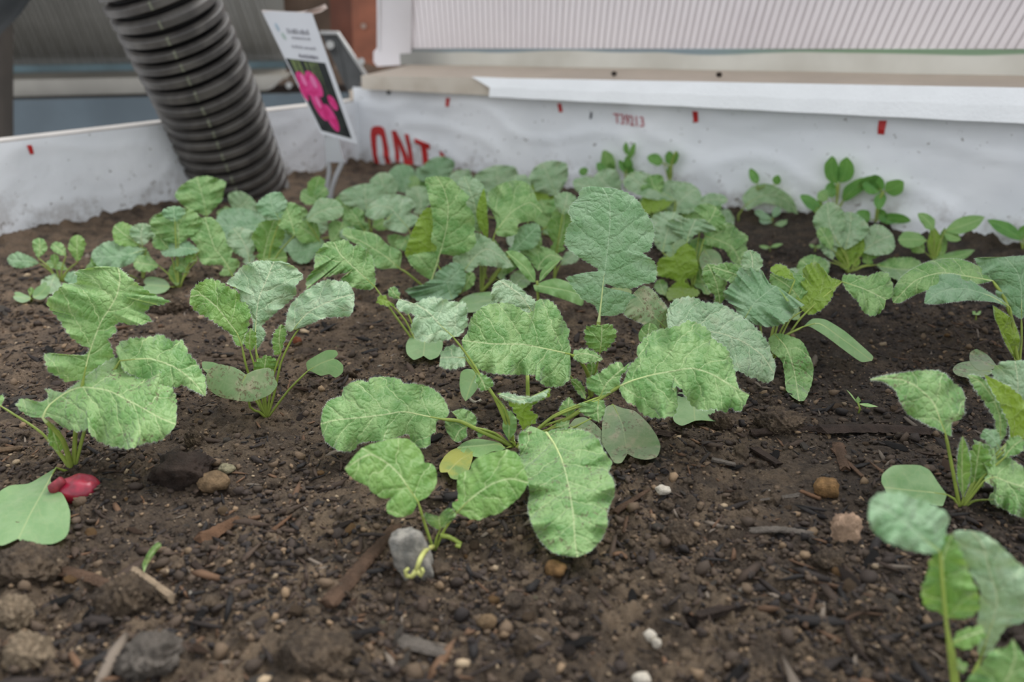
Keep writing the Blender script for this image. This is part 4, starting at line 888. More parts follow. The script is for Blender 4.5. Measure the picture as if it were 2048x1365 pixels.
# ---- weed with opposite leaves in the centre
W = Plant('weed_seedling', 1082, 655, 'soft hairy weed seedling with opposite leaves above the middle radish', 'weed', mat='weed')
W.near = True
W.stem('1082,655 1078,620 1074,562', [0, .1, .4], .0012, .001)
W.leaf('1066,571 1100,575 1135,582 1167,592', '1083,564 1111,557 1138,565 1160,578', '1072,583 1094,588 1111,594 1138,603 1163,612 1168,602', dyb=.3, dyt=-.2, teeth=.15, hair=False, stalk=False)
W.leaf('1071,565 1050,535 1012,503', '1059,563 1045,547 1028,525', '1070,543 1056,519 1041,506 1023,501', dyb=.5, dyt=1.4, teeth=.15, hair=False, stalk=False)
W.leaf('1078,565 1092,545 1122,519', '1081,545 1098,525', '1087,558 1103,541 1116,527', dyb=.5, dyt=.9, teeth=.1, hair=False, stalk=False)

# ------------------------------------------------------------------ rows further back
def plant(cx, cy, label, leaves, name='radish_plant', cat='radish', mat='leaf', group=None, **kw):
    p = Plant(name, cx, cy, label, cat, group, mat=mat, **kw)
    for lf in leaves:
        lf = list(lf); kw2 = lf.pop() if isinstance(lf[-1], dict) else {}
        p.tl(*lf, **kw2)
    return p
bk = dict(mat='back', back=True, foldL=.4, foldR=.4)
S1 = Plant('radish_plant', 838, 692, 'radish plant whose ridged leaf folds left, round seed leaf at its foot', 'radish')
S1.leaf('750,574 722,548 700,528 680,508 668,484', '738,580 708,576 680,561 700,545 671,550 633,560 614,578 613,558 628,538 630,511 640,497 652,485',
        '751,559 748,530 744,513 732,500 719,490 706,492 694,481 682,480', dyb=1.2, dyt=3.0, pet='800,645 775,610', foldL=0, foldR=.2, arch=.06)
S1.leaf('776,602 762,600 752,606', '772,592 758,592', '790,612 770,612', dyb=.4, dyt=.2, **bk)
S1.leaf('850,672 849,690 847,712', '835,668 820,675 812,690 814,708 827,720 840,716', '868,672 885,682 884,700 876,714 860,720', dyb=.3, dyt=-1, cot=True, mat='cot')
S1.tl((800, 598), (780, 575), 20, 'o', dyb=.9, dyt=1.2, mat='leaf')
S2 = Plant('radish_plant', 868, 590, 'long-leaved radish reaching left behind the ridged folded leaf', 'radish')
S2.leaf('800,538 775,516 748,498 719,481 684,469', '782,537 763,539 748,532 742,510 720,492 700,482', '803,505 776,490 753,469 725,462 690,456', dyb=.6, dyt=2.0, pet='845,572 814,546', teeth=.2)
S3 = Plant('radish_plant', 905, 600, 'radish with the tall deeply wrinkled leaf just left of the centre', 'radish')
S3.leaf('863,561 883,497 894,451 896,409 887,376 872,352', '843,550 823,532 815,514 843,506 872,502 872,492 862,482 866,455 863,420 856,389 850,358',
        '878,525 880,508 913,512 940,501 952,486 949,464 949,437 942,420 931,407 938,394 918,374 900,356', dyb=.4, dyt=3.2, foldL=.3, foldR=.15, ripple=.15)
S3.leaf('862,510 862,460 860,415', '812,514 816,485 835,440 850,418', '880,505 882,470 876,430', dyb=1.2, dyt=2.6, mat='back', back=True, foldL=.3, foldR=.3)
S3.leaf('905,600 895,566 915,545 924,529', '860,605 835,602 811,581 845,570 862,558 878,540 905,525', '915,592 928,575 932,550', dyb=-.3, dyt=.6, mat='cool', ripple=.2)
S3.leaf('929,541 951,512 975,498 1000,512 1028,534', '915,535 905,518 925,496 948,465 984,481 1006,503', '940,546 957,532 984,533 1006,537', dyb=1, dyt=1.5, mat='pale')
S3.tl((915, 612), (990, 600), 40, 'h', dyb=-.2, dyt=-.6)
S3.tl((925, 585), (945, 545), 26, 'o', dyb=.4, dyt=.8)
S4 = Plant('radish_plant', 962, 585, 'radish in the centre background with a spoon-shaped leaf', 'radish')
S4.leaf('990,466 1015,433 1032,418 1061,405 1085,424', '993,446 984,424 969,404 969,394 984,378 1004,367 1028,361 1050,364 1065,378 1074,400',
        '997,472 1015,474 1034,468 1037,448 1067,442 1076,435', dyb=1, dyt=2.4, pet='975,520', teeth=.4)
S4.stem('962,585 985,560 1018,512', [0, .3, .8], .0016, .0012, name='leaf_stalk')
S4.tl((1018, 512), (1078, 450), 44, 'r', dyb=.9, dyt=2, stalk=False, mat='cool')
S4.tl((975, 480), (968, 376), 22, 'l', dyb=1.8, dyt=2.8, **bk)
S4.tl((960, 465), (928, 352), 66, 'r', dyb=2.2, dyt=4, mat='pale')
S4.leaf('1075,542 1082,525 1100,510 1128,518', '1058,522 1040,505 1050,497 1075,492 1100,498', '1092,536 1108,527', dyb=.2, dyt=.8, mat='leaf', stalk=False)
S5 = plant(1108, 560, 'dark shaded radish tucked behind the large upright leaf', [((1110, 508), (1130, 412), 60, 'r', dict(mat='bright')), ((1125, 430), (1135, 384), 46, 'o', dict(mat='pale')), ((1120, 530), (1160, 505), 26, 'o', dict(mat='pale'))])
S6 = plant(1088, 440, 'pale radish with folded leaf and yellow-green stalks before the white liner', [((1113, 392), (1083, 326), 76, 'o', dict(mat='pale')), ((1090, 428), (1070, 352), 30, 'l', bk), ((1092, 428), (1114, 388), 18, 'l', bk), ((1060, 440), (1040, 398), 40, 'o', {})])
S7 = plant(1000, 415, 'dome-shaped pale radish leaf next to the soil crest at the back', [((1000, 392), (990, 331), 82, 'o', dict(mat='pale', arch=.15)), ((985, 402), (1012, 365), 40, 'o', dict(mat='pale')), ((940, 390), (905, 345), 46, 'o', dict(mat='pale'))])
S8 = plant(880, 395, 'round-leaved radish below the red lettering', [((886, 366), (872, 314), 60, 'o', dict(mat='cool')), ((862, 358), (833, 338), 22, 'o', dict(mat='cool')), ((858, 400), (845, 350), 34, 'o', {})])
S9 = plant(812, 415, 'heart-shaped radish leaf left of the round-leaved one, at the back', [((816, 388), (795, 330), 54, 'o', dict(mat='cool')), ((820, 380), (830, 352), 22, 'o', {}), ((790, 400), (760, 380), 30, 'o', {})])
S10 = Plant('radish_plant', 838, 530, 'radish with pale rimmed leaf lying over to the left, below the plant tag', 'radish')
S10.leaf('817,457 795,432 779,415 755,412 733,418', '812,467 786,462 768,455 768,443 784,436 770,436 749,440 731,432', '832,450 838,435 821,425 832,411 823,398 797,389 771,392 745,404', dyb=1, dyt=2, mat='pale', teeth=.15)
S10.tl((812, 480), (800, 500), 30, 'o', mat='leaf')
S10.tl((825, 490), (815, 470), 34, 'o', mat='leaf')
S11 = plant(742, 470, 'broad pale radish leaf directly right of the plant tag stake', [((735, 424), (730, 367), 84, 'o', dict(mat='pale')), ((700, 436), (676, 392), 34, 'o', {}), ((745, 455), (770, 440), 30, 'o', dict(mat='bright')), ((728, 470), (722, 445), 26, 'o', {})])
S12 = plant(648, 470, 'small green radish seedling at the foot of the plant tag', [((632, 408), (640, 352), 32, 'o', dict(mat='bright')), ((642, 404), (602, 384), 30, 'o', {}), ((628, 398), (655, 378), 24, 'o', {})])
S13 = plant(660, 530, 'low radish with a greyish oval leaf in the middle of the left rows', [((612, 442), (686, 414), 44, 'o', dict(mat='pale')), ((662, 484), (686, 445), 46, 'o', {}), ((640, 482), (594, 450), 46, 'o', dict(mat='bright')), ((648, 484), (574, 502), 48, 'r', dict(mat='cool')), ((700, 480), (690, 456), 30, 'o', dict(mat='pale'))])
S14 = plant(530, 560, 'radish with yellow-ribbed scalloped leaf behind the lone upright seedling', [((525, 528), (549, 440), 62, 'r', dict(mat='bright', teeth=1.6)), ((500, 530), (466, 456), 56, 'r', dict(mat='pale')), ((590, 470), (570, 405), 52, 'o', dict(mat='leaf')), ((560, 440), (540, 386), 62, 'o', dict(mat='cool')), ((520, 520), (575, 515), 40, 'r', dict(mat='bright'))])
S15 = plant(500, 500, 'radish with a wide bluish leaf against the foot of the black pipe', [((540, 446), (430, 448), 66, 'o', dict(mat='cool', arch=.12)), ((500, 470), (450, 462), 30, 'o', bk), ((515, 480), (512, 448), 30, 'l', bk), ((590, 450), (585, 410), 44, 'o', {})])
S16 = Plant('radish_plant', 470, 575, 'radish with a long scalloped ladder-like leaf, left of centre', 'radish')
S16.leaf('465,552 448,520 431,500 420,470 410,434', '445,552 438,548 448,535 440,530 408,530 396,515 392,490 376,470 395,460 402,440', '472,540 480,530 476,520 462,515 466,500 455,490 450,470 440,450 425,436', dyb=.6, dyt=2.8, ripple=.15)
S17 = plant(418, 500, 'radish with an upright rounded leaf beside the black pipe', [((414, 433), (393, 354), 86, 'o', dict(mat='leaf', arch=.06)), ((400, 470), (380, 440), 40, 'o', {})])
S18 = plant(357, 577, 'many-leaved radish clump left of the scalloped one', [((357, 490), (345, 418), 100, 'o', dict(mat='leaf')), ((350, 445), (348, 412), 46, 'o', dict(mat='cool')), ((400, 502), (321, 503), 36, 'o', dict(mat='cool')), ((340, 500), (316, 466), 40, 'o', {}),
     ((318, 532), (266, 523), 36, 'o', {}), ((355, 572), (345, 528), 30, 'l', dict(mat='bright')), ((340, 574), (288, 570), 34, 'h', {}), ((378, 545), (350, 520), 30, 'o', {}), ((395, 520), (370, 512), 24, 'o', dict(mat='bright'))])
S19 = plant(285, 560, 'radish with a large drooping grey-green leaf near the left liner', [((292, 500), (182, 514), 56, 'o', dict(mat='cool', arch=.14)), ((280, 492), (228, 452), 44, 'o', dict(mat='bright')), ((285, 492), (286, 446), 52, 'o', dict(mat='pale')), ((300, 525), (270, 500), 36, 'o', {}), ((200, 540), (195, 505), 26, 'o', dict(mat='bright'))])
S20 = plant(120, 565, 'cluster of small radish seedlings at the far left edge', [((78, 526), (14, 518), 32, 'o', dict(mat='cool')), ((76, 516), (78, 476), 30, 'o', dict(mat='leaf')), ((112, 548), (98, 588), 42, 'o', dict(mat='pale')), ((136, 540), (92, 526), 18, 'o', {}), ((155, 525), (155, 470), 34, 'o', dict(mat='bright')),
     ((132, 512), (103, 488), 24, 'o', {}), ((150, 542), (140, 570), 34, 'o', dict(mat='cool')), ((170, 540), (205, 530), 28, 'o', {}), ((110, 530), (108, 508), 18, 'o', dict(mat='bright'))])
S21 = plant(62, 603, 'tiny yellow-stemmed seedling on bare soil at the left edge', [((62, 598), (28, 590), 18, 'h', {}), ((66, 596), (96, 570), 26, 'h', {}), ((60, 592), (62, 575), 12, 'o', dict(mat='bright'))])

T1 = plant(1345, 470, 'pale radish with a rolled yellow-green leaf edge behind the upright leaf', [((1352, 402), (1246, 360), 44, 'o', dict(mat='pale')), ((1350, 402), (1280, 418), 34, 'o', bk), ((1345, 425), (1395, 376), 62, 'o', dict(mat='pale')), ((1388, 406), (1456, 400), 22, 'o', dict(mat='pale')), ((1235, 385), (1145, 364), 36, 'o', dict(mat='pale')), ((1290, 385), (1255, 350), 34, 'o', dict(mat='pale')), ((1320, 392), (1300, 352), 44, 'o', {}), ((1370, 440), (1385, 410), 50, 'o', {})])
T2 = Plant('radish_plant', 1385, 580, 'radish with white-rimmed scalloped leaves right of the big upright leaf', 'radish')
T2.leaf('1410,472 1440,482 1465,495 1484,530', '1405,462 1420,450 1441,447 1462,446 1474,458 1482,464 1490,468 1497,476 1492,490 1495,502', '1405,487 1427,494 1449,500 1458,515 1469,528 1482,538', dyb=1.6, dyt=1.4, teeth=.9, curl=-.3)
T2.leaf('1374,485 1378,468 1392,438', '1362,472 1345,462 1331,449 1340,440 1370,437', '1385,474 1400,466 1428,463 1430,456 1410,440', dyb=1, dyt=1.8, mat='pale')
T2.leaf('1367,594 1359,554 1354,523 1374,486', '1350,600 1336,600 1333,584 1346,569 1354,564 1341,557 1315,551 1314,530 1322,516 1345,513 1358,496', '1380,596 1395,592 1399,582 1379,572 1369,561 1387,554 1397,538 1392,513 1390,500', dyb=-.6, dyt=.4, mat='back', back=True, teeth=1.2, foldL=.2, foldR=.2, pet='1378,590')
T2.tl((1325, 505), (1350, 424), 76, 'r', dyb=1.4, mat='pale')
T2.tl((1400, 460), (1432, 414), 72, 'r', dyb=2.4, mat='leaf')
T2.tl((1418, 590), (1398, 526), 40, 'r', mat='bright')
T2.tl((1395, 540), (1395, 475), 46, 'o', dyb=1)
T2.tl((1408, 500), (1432, 542), 44, 'h', dyb=1, mat='dirty')
T2.tl((1330, 592), (1318, 560), 26, 'o', mat='bright')
T2.leaf('1240,600 1236,580 1240,572', '1225,590 1222,578', '1260,592 1262,580', dyb=0, dyt=0, stalk=False)
X1 = Plant('radish_plant', 1476, 448, 'single arched pale leaf standing apart on dark soil near the liner', 'radish')
X1.leaf('1490,412 1515,395 1545,390 1572,400 1597,428', '1484,395 1503,374 1531,367 1559,377 1585,397', '1495,421 1528,406 1559,414 1580,427', dyb=.2, dyt=.2, mat='pale', arch=.12, teeth=.1, pet='1477,430')
X2 = plant(1545, 450, 'small lacy weed below the single arched leaf', [((1545, 440), (1510, 422), 14, 'o', dict(mat='cool')), ((1545, 436), (1560, 415), 14, 'o', dict(mat='cool')), ((1545, 445), (1518, 436), 12, 'o', dict(mat='cool')), ((1548, 450), (1575, 440), 12, 'o', dict(mat='weed'))], name='weed_seedling', cat='weed')
X3 = plant(1700, 545, 'radish with frilly pale leaves on bright yellow-green stalks near the right liner', [((1682, 495), (1655, 404), 60, 'r', dict(mat='pale')), ((1690, 500), (1702, 424), 70, 'o', dict(mat='pale')), ((1725, 505), (1786, 470), 64, 'o', dict(mat='pale')), ((1692, 540), (1678, 470), 52, 'r', bk), ((1712, 535), (1702, 450), 46, 'r', bk), ((1735, 530), (1745, 480), 50, 'r', dict(mat='bright')), ((1665, 520), (1645, 470), 34, 'o', dict(mat='pale')),
     ((1752, 530), (1850, 540), 50, 'o', dict(mat='leaf', arch=.1)), ((1665, 500), (1640, 455), 30, 'o', {}), ((1660, 525), (1632, 540), 40, 'o', dict(mat='pale'))])
X4 = plant(1868, 525, 'fleshy narrow-leaved weed before the right liner', [((1855, 482), (1796, 480), 30, 'o', {}), ((1868, 462), (1835, 427), 24, 'l', {}), ((1890, 462), (1970, 434), 30, 'l', {}), ((1888, 466), (1922, 480), 22, 'l', {}), ((1870, 518), (1950, 500), 20, 'l', {}), ((1868, 522), (1865, 450), 26, 'l', bk), ((1850, 505), (1820, 485), 26, 'o', dict(mat='bright')), ((1880, 520), (1890, 455), 20, 'l', dict(mat='bright'))], name='weed_seedling', cat='weed', mat='weed')
X5 = plant(2046, 505, 'smooth-leaved weed cut off by the right edge, before the liner', [((2046, 480), (1974, 440), 26, 'l', {}), ((2040, 480), (2050, 450), 20, 'l', {}), ((2048, 470), (2090, 450), 26, 'l', {})], name='weed_seedling', cat='weed', mat='pea')
X6 = plant(1250, 375, 'upright pea shoot with curled tip against the white liner', [((1252, 350), (1254, 312), 18, 'p', {}), ((1250, 345), (1238, 320), 12, 'p', {}), ((1256, 320), (1270, 285), 10, 'p', {}), ((1255, 310), (1252, 284), 10, 'p', {}), ((1262, 350), (1258, 332), 14, 'p', {})], name='pea_seedling', cat='pea shoot', mat='pea')
X7 = plant(1218, 372, 'light green pea shoot, leftmost of the three against the liner', [((1215, 350), (1208, 300), 26, 'p', dict(mat='weed')), ((1205, 345), (1195, 325), 14, 'p', {}), ((1218, 352), (1222, 325), 18, 'p', {}), ((1280, 362), (1282, 342), 24, 'p', {}), ((1172, 350), (1160, 338), 18, 'p', {})], name='pea_seedling', cat='pea shoot', mat='pea')
X8 = plant(1340, 378, 'pea shoot with two round leaves, rightmost of the three against the liner', [((1326, 326), (1294, 314), 20, 'p', {}), ((1342, 330), (1338, 302), 18, 'p', {}), ((1346, 330), (1354, 302), 10, 'p', {}), ((1342, 360), (1340, 330), 12, 'p', {})], name='pea_seedling', cat='pea shoot', mat='pea')
X8.stem('1343,375 1340,350 1345,320 1352,303', [0, 0, .2, .3], .0014, .001)
X8.stem('1341,335 1326,326', [0, 0], .001, .0008)
X9 = plant(1672, 425, 'tallest pea shoot, its paired leaves before the creased liner', [((1672, 368), (1664, 312), 28, 'p', {}), ((1680, 366), (1694, 314), 30, 'p', {}), ((1664, 396), (1662, 364), 22, 'p', {}), ((1655, 400), (1636, 385), 26, 'p', dict(mat='weed')), ((1640, 420), (1600, 390), 20, 'p', {}), ((1685, 402), (1745, 358), 26, 'p', dict(arch=.15)), ((1645, 420), (1622, 408), 24, 'p', dict(mat='back')), ((1715, 375), (1758, 352), 18, 'p', {})], name='pea_seedling', cat='pea shoot', mat='pea')
X9.stem('1672,425 1674,395 1676,366', [0, 0, .1], .0014, .001)
X10 = plant(1752, 440, 'pea shoot with a three-way leaf fork right of the tallest one', [((1764, 382), (1746, 350), 24, 'p', {}), ((1770, 382), (1808, 364), 30, 'p', {}), ((1766, 386), (1757, 420), 22, 'p', {}), ((1762, 380), (1725, 368), 22, 'p', {}), ((1760, 440), (1822, 442), 20, 'p', {}), ((1740, 440), (1712, 425), 26, 'p', {}), ((1755, 436), (1775, 428), 24, 'p', {})], name='pea_seedling', cat='pea shoot', mat='pea')
X10.stem('1752,440 1755,410 1767,383', [0, 0, .1], .0013, .001)
X11 = plant(1515, 375, 'two-leaved sprout at the soil crest left of the tallest pea shoot', [((1515, 368), (1500, 337), 16, 'p', {}), ((1553, 370), (1556, 350), 16, 'p', {})], name='weed_seedling', cat='weed', mat='pea')
X12 = Plant('weed_seedling', 1716, 828, 'tiny thread-thin sprout with three narrow leaves on the dark soil at right', 'sprout', mat='weed'); X12.near = True
X12.stem('1716,830 1720,818 1716,806', [0, 0, 0], .0006, .0005)
X12.leaf('1716,808 1706,795 1692,779', '1708,800', '1704,790', dyb=0, dyt=.4, teeth=0, hair=False, stalk=False)
X12.leaf('1716,808 1735,811 1757,814', '1735,807', '1735,815', dyb=0, dyt=0, teeth=0, hair=False, stalk=False)
X12.leaf('1716,808 1716,800 1716,793', '1710,802', '1722,802', dyb=0, dyt=.1, teeth=0, hair=False, stalk=False)
X13 = Plant('grass_sprout', 288, 1148, 'single short bright green grass blade in the front soil', 'grass'); X13.near = True
X13.leaf('288,1146 300,1112 321,1087', '285,1128 298,1102 314,1086', '295,1130 312,1104 323,1093', dyb=0, dyt=.2, mat='bright', teeth=0, hair=False, stalk=False)
for cx_, cy_, a_, b_, lb in ((1540, 505, (1518, 492), (1566, 488), 'thin arched seedling on dark soil left of the frilly radish'), (1952, 640, (1945, 622), (1962, 622), 'minute green sprout on dark soil below the arching bluish leaf'), (1630, 505, (1618, 490), (1650, 494), 'thin bent seedling touching the frilly radish on its left')):
    q = Plant('weed_seedling', cx_, cy_, lb, 'sprout', mat='weed')
    q.tl((cx_, cy_-10), a_, 7, 'l'); q.tl((cx_, cy_-10), b_, 7, 'l')
# two loose plants filling the crowded middle rows
plant(975, 560, 'low green radish mostly hidden behind the weed with opposite leaves', [((1000, 560), (1030, 505), 40, 'r', dict(mat='leaf')), ((1020, 590), (1060, 545), 40, 'r', {}), ((960, 520), (990, 480), 44, 'r', dict(mat='bright')), ((1055, 500), (1070, 465), 40, 'r', {}), ((930, 620), (990, 600), 36, 'h', {})], name='radish_plant', cat='radish')
plant(760, 520, 'low radish half hidden under the pale rimmed leaf', [((770, 510), (735, 480), 40, 'o', {}), ((790, 500), (800, 470), 36, 'o', {}), ((720, 450), (700, 420), 34, 'o', {})], name='radish_plant', cat='radish')

F1 = plant(600, 500, 'crowded low radish between the grey oval leaf and the scalloped leaf', [((610, 470), (585, 440), 48, 'o', dict(mat='leaf')), ((620, 480), (640, 430), 50, 'r', dict(mat='pale')), ((600, 490), (550, 480), 42, 'o', dict(mat='cool')), ((560, 440), (520, 405), 50, 'o', dict(mat='pale')), ((690, 470), (720, 430), 44, 'r', dict(mat='leaf'))])
F2 = plant(780, 460, 'pale radish leaves filling the row right behind the rimmed leaf', [((780, 410), (760, 345), 50, 'o', dict(mat='pale')), ((840, 430), (830, 372), 54, 'r', dict(mat='pale')), ((730, 440), (690, 405), 46, 'o', dict(mat='leaf')), ((770, 420), (720, 395), 40, 'o', dict(mat='cool'))])
F3 = plant(1060, 470, 'mid-row radish between the spoon-shaped leaf and the upright leaf', [((1100, 470), (1080, 400), 56, 'r', dict(mat='leaf')), ((1050, 520), (1040, 455), 52, 'r', dict(mat='pale')), ((960, 430), (950, 372), 56, 'r', dict(mat='pale')), ((1130, 450), (1120, 392), 50, 'o', dict(mat='leaf')), ((1045, 400), (1030, 350), 48, 'o', dict(mat='pale'))])
F4 = plant(1330, 450, 'pale low radish filling the back row right of the upright leaf', [((1240, 400), (1195, 345), 60, 'o', dict(mat='pale')), ((1350, 430), (1330, 362), 66, 'o', dict(mat='pale')), ((1420, 450), (1410, 392), 60, 'o', dict(mat='leaf')), ((1310, 440), (1290, 390), 50, 'r', dict(mat='leaf')), ((1345, 520), (1335, 440), 66, 'r', dict(mat='leaf')), ((1460, 470), (1440, 420), 44, 'o', dict(mat='pale'))])
F5 = plant(1640, 600, 'light green frilled radish before the bark soil, behind the hanging leaves', [((1660, 575), (1600, 520), 60, 'r', dict(mat='leaf')), ((1640, 590), (1570, 545), 50, 'r', dict(mat='pale')), ((1600, 640), (1560, 590), 44, 'o', dict(mat='leaf'))])
F6 = plant(450, 460, 'low pale radish crowded at the foot of the black pipe', [((470, 430), (500, 392), 60, 'o', dict(mat='pale')), ((440, 460), (470, 420), 50, 'o', dict(mat='leaf')), ((370, 480), (300, 440), 50, 'o', dict(mat='leaf')), ((260, 520), (230, 480), 46, 'o', dict(mat='pale'))])
# ------------------------------------------------------------------ stones, bark and other loose things
def ico(sub=2):
    bm = bmesh.new(); bmesh.ops.create_icosphere(bm, subdivisions=sub, radius=1.0)
    V = np.array([v.co[:] for v in bm.verts]); Fc = [tuple(v.index for v in f.verts) for f in bm.faces]; bm.free(); return V, Fc
I1, I2, I3, I4, I5 = ico(1), ico(2), ico(3), ico(4), ico(5)
def grit(name, col, rough=.85, var=.45, col2=None, sc=300): return simple(name, col, rough, var, sc, 0.0016, 1100, .25, col2=col2)
MK = {'grey': grit('grey_stone', srgb(172, 166, 156), col2=srgb(128, 126, 120), sc=180), 'tan': grit('tan_stone', srgb(140, 116, 88)), 'pale': grit('pale_stone', srgb(154, 146, 118)), 'clod': grit('soil_clod', srgb(112, 92, 72), .9),
      'dclod': grit('dark_soil_clod', srgb(66, 56, 50), .9), 'ochre': grit('ochre_stone', srgb(150, 116, 76)), 'perl': grit('perlite', srgb(216, 206, 190), .9, .15), 'red': grit('terracotta_crumb', srgb(160, 96, 70)),
      'bark': grit('dark_bark', srgb(62, 50, 43), .75, .45, sc=120), 'wood': grit('brown_wood', srgb(98, 76, 60), .75, .4, sc=120), 'pwood': grit('pale_stick', srgb(164, 144, 120), .75, .3, sc=150), 'owood': grit('orange_splinter', srgb(116, 86, 64), .75, .35, sc=150),
      'black': grit('blackened_bark', srgb(40, 36, 35), .65, .4, sc=150), 'paper': grit('tan_dry_leaf', srgb(200, 168, 142), .85, .3, sc=150), 'gbark': grit('grey_bark', srgb(110, 102, 94), .8, .35, sc=150), 'crust': grit('pale_crusty_soil', srgb(150, 132, 110), .9, .45, sc=400)}
def rock(px, py, wpx, hpx, mk, label, name='stone', cat='stone', group=None, flat=.7, sub=3, ang=0.0, blocky=0.0, sink=.35, seed=None, dep=.8):
    """py is the pixel row of the stone's middle"""
    sd = seed if seed is not None else int(px*7+py*3)
    P = on_ground(px, py+hpx*.3); ppm = F/depth(P); r = wpx/2/ppm; hz = hpx/2/ppm*1.25
    isclod = mk in ('clod', 'dclod', 'gbark', 'crust') and wpx > 30
    if isclod: sub = 5; sink = max(sink, .62)
    V, Fc = {1: I1, 2: I2, 3: I3, 4: I4, 5: I5}[sub]; V = V.copy()
    if blocky: V = np.sign(V)*np.abs(V)**(1-blocky); V /= 1.0
    nv = perlin(V[:, 0]*1.3+sd, V[:, 1]*1.3+V[:, 2]*.9, 60)+.5*perlin(V[:, 0]*3+sd, V[:, 2]*3-V[:, 1]*2, 61); V = V*(1+.28*nv)[:, None]
    if isclod or mk in ('paper', 'bark'):
        q = V[:, 0]+V[:, 2]*.6; e = V[:, 1]-V[:, 2]*.8; V = V*(1+.22*(np.abs(perlin(q*3.5+sd, e*3.5, 62))*2-.5)+.16*(np.abs(perlin(q*9, e*9+sd, 63))*2-.5)+.07*perlin(q*24, e*24, 64))[:, None]
    V *= np.array([r, r*dep, hz]); c, s = math.cos(ang), math.sin(ang); V[:, [0, 2]] = V[:, [0, 2]]@np.array([[c, s], [-s, c]])
    P = P+np.array([0, 0, hz*(1-sink)]); o = mesh_obj(name, V+P, Fc, MSOIL if isclod and mk not in ('gbark', 'crust') else MK[mk], None, tuple(P)); return tag(o, label, cat, group)
def stick(p0, p1, wpx, mk, label, name='wood_stick', cat='stick', group=None, flat=.6, lift=.3, mids=(), seed=0, taper=(1, .8)):
    pts = [p0]+list(mids)+[p1]; W = [on_ground(*p) for p in pts]; ppm = F/depth(W[0]); r = wpx/2/ppm
    W = [w_+np.array([0, 0, r*flat*lift+.001]) for w_ in W]; path = catmull(W, max(.0008, r*.35)); n = len(path); k = 8; rs = np.random.default_rng(seed+int(p0[0]))
    rr = rs.uniform(.62, 1.2, k); V, Fc = [], []; tan = np.gradient(path, axis=0); tan /= np.linalg.norm(tan, axis=1)[:, None]
    for i in range(n):
        up = np.array([0, 0, 1.]); sd = np.cross(tan[i], up); sd /= np.linalg.norm(sd); up = np.cross(sd, tan[i]); f = i/(n-1); tp = taper[0]*(1-f)+taper[1]*f
        for j in range(k):
            a = 2*math.pi*j/k; q = r*tp*rr[j]*(1+.12*rs.uniform(-1, 1)); e = (rs.uniform(-1, 1)*r*.5 if i in (0, n-1) else 0)
            V.append(path[i]+sd*math.cos(a)*q+up*math.sin(a)*q*flat+tan[i]*e)
    for i in range(n-1):
        for j in range(k): a = i*k+j; b = i*k+(j+1) % k; Fc.append((a, b, b+k, a+k))
    Fc += [tuple(range(k))[::-1], tuple(range((n-1)*k, n*k))]
    o = mesh_obj(name, V, Fc, MK[mk], None, tuple(W[0]), smooth=False); return tag(o, label, cat, group)

# red root of the front left plant
P = on_ground(160, 984); V, Fc = I4; V = V.copy()*np.array([.0098, .0085, .0068]); V[:, 2] += .0016*perlin(V[:, 0]/.006, V[:, 1]/.006, 70)
V += P+np.array([0, 0, .0012]); mesh_obj('radish_root', V, Fc, simple('radish_skin', srgb(166, 34, 60), .32, .35, 160, .0001, 600, .6, col2=srgb(120, 30, 48)), A.e, tuple(A.P))
V, Fc = tube([P+np.array([-.011, -.003, .001]), P+np.array([-.009, -.005, .005]), P+np.array([-.005, -.003, .0085])], [.0015, .0028, .002], 10); mesh_obj('root_shoulder', V, Fc, simple('cracked_skin', srgb(150, 56, 66), .6, .4, 300), A.e, tuple(A.P))

rock(826, 1120, 70, 88, 'grey', 'pale grey stone block under the withered stalk', blocky=.45, ang=.25, flat=1, sub=4, sink=.25, seed=5)
rock(427, 966, 66, 34, 'tan', 'tan oval stone on the soil, below left of the lone seedling'); rock(453, 939, 36, 15, 'pale', 'small flat pale stone touching the tan oval one')
rock(1652, 978, 50, 30, 'ochre', 'ochre stone lying alone among bark on the right', seed=9, blocky=.2); rock(1325, 982, 30, 17, 'perl', 'white perlite grain right of the drooping spotted leaf', 'perlite_grain', 'perlite')
rock(1299, 1275, 28, 24, 'perl', 'upper white perlite grain of the touching pair at bottom', 'perlite_grain', 'perlite'); rock(1313, 1288, 20, 20, 'perl', 'lower white perlite grain of the touching pair at bottom', 'perlite_grain', 'perlite'); rock(1283, 1360, 38, 22, 'perl', 'white perlite grain at the bottom edge', 'perlite_grain', 'perlite')
rock(60, 1130, 140, 62, 'clod', 'long lumpy brown clod below the big seed leaf', 'soil_clod', 'clod', sub=4, seed=3); rock(975, 1245, 40, 26, 'tan', 'rounded tan pebble in the middle foreground', 'pebble', 'pebble')
rock(1052, 1288, 48, 42, 'clod', 'round brown pebble right of the middle at the bottom', 'pebble', 'pebble'); rock(595, 683, 18, 15, 'red', 'small reddish clay ball behind the lone seedling', 'pebble', 'pebble')
rock(370, 938, 112, 58, 'bark', 'large flat dark bark piece left of the tan stone', 'bark_piece', 'bark', blocky=.3, sink=.6, sub=4); rock(390, 878, 40, 34, 'clod', 'brown clod behind the flat bark piece', 'soil_clod', 'clod')
rock(1688, 1062, 62, 66, 'paper', 'crumpled tan dry leaf scrap on the right', 'dry_leaf', 'leaf scrap', blocky=.2, sink=.5, sub=4, seed=14, dep=.6); rock(1655, 1118, 58, 30, 'clod', 'flat brownish scrap below the crumpled dry leaf', 'dry_leaf', 'leaf scrap', sink=.6)
rock(1440, 841, 50, 40, 'clod', 'dark crumbly clod below the seed leaf at centre right', 'soil_clod', 'clod'); rock(1558, 840, 90, 40, 'clod', 'wide crumbly clod behind the long bark strip', 'soil_clod', 'clod')
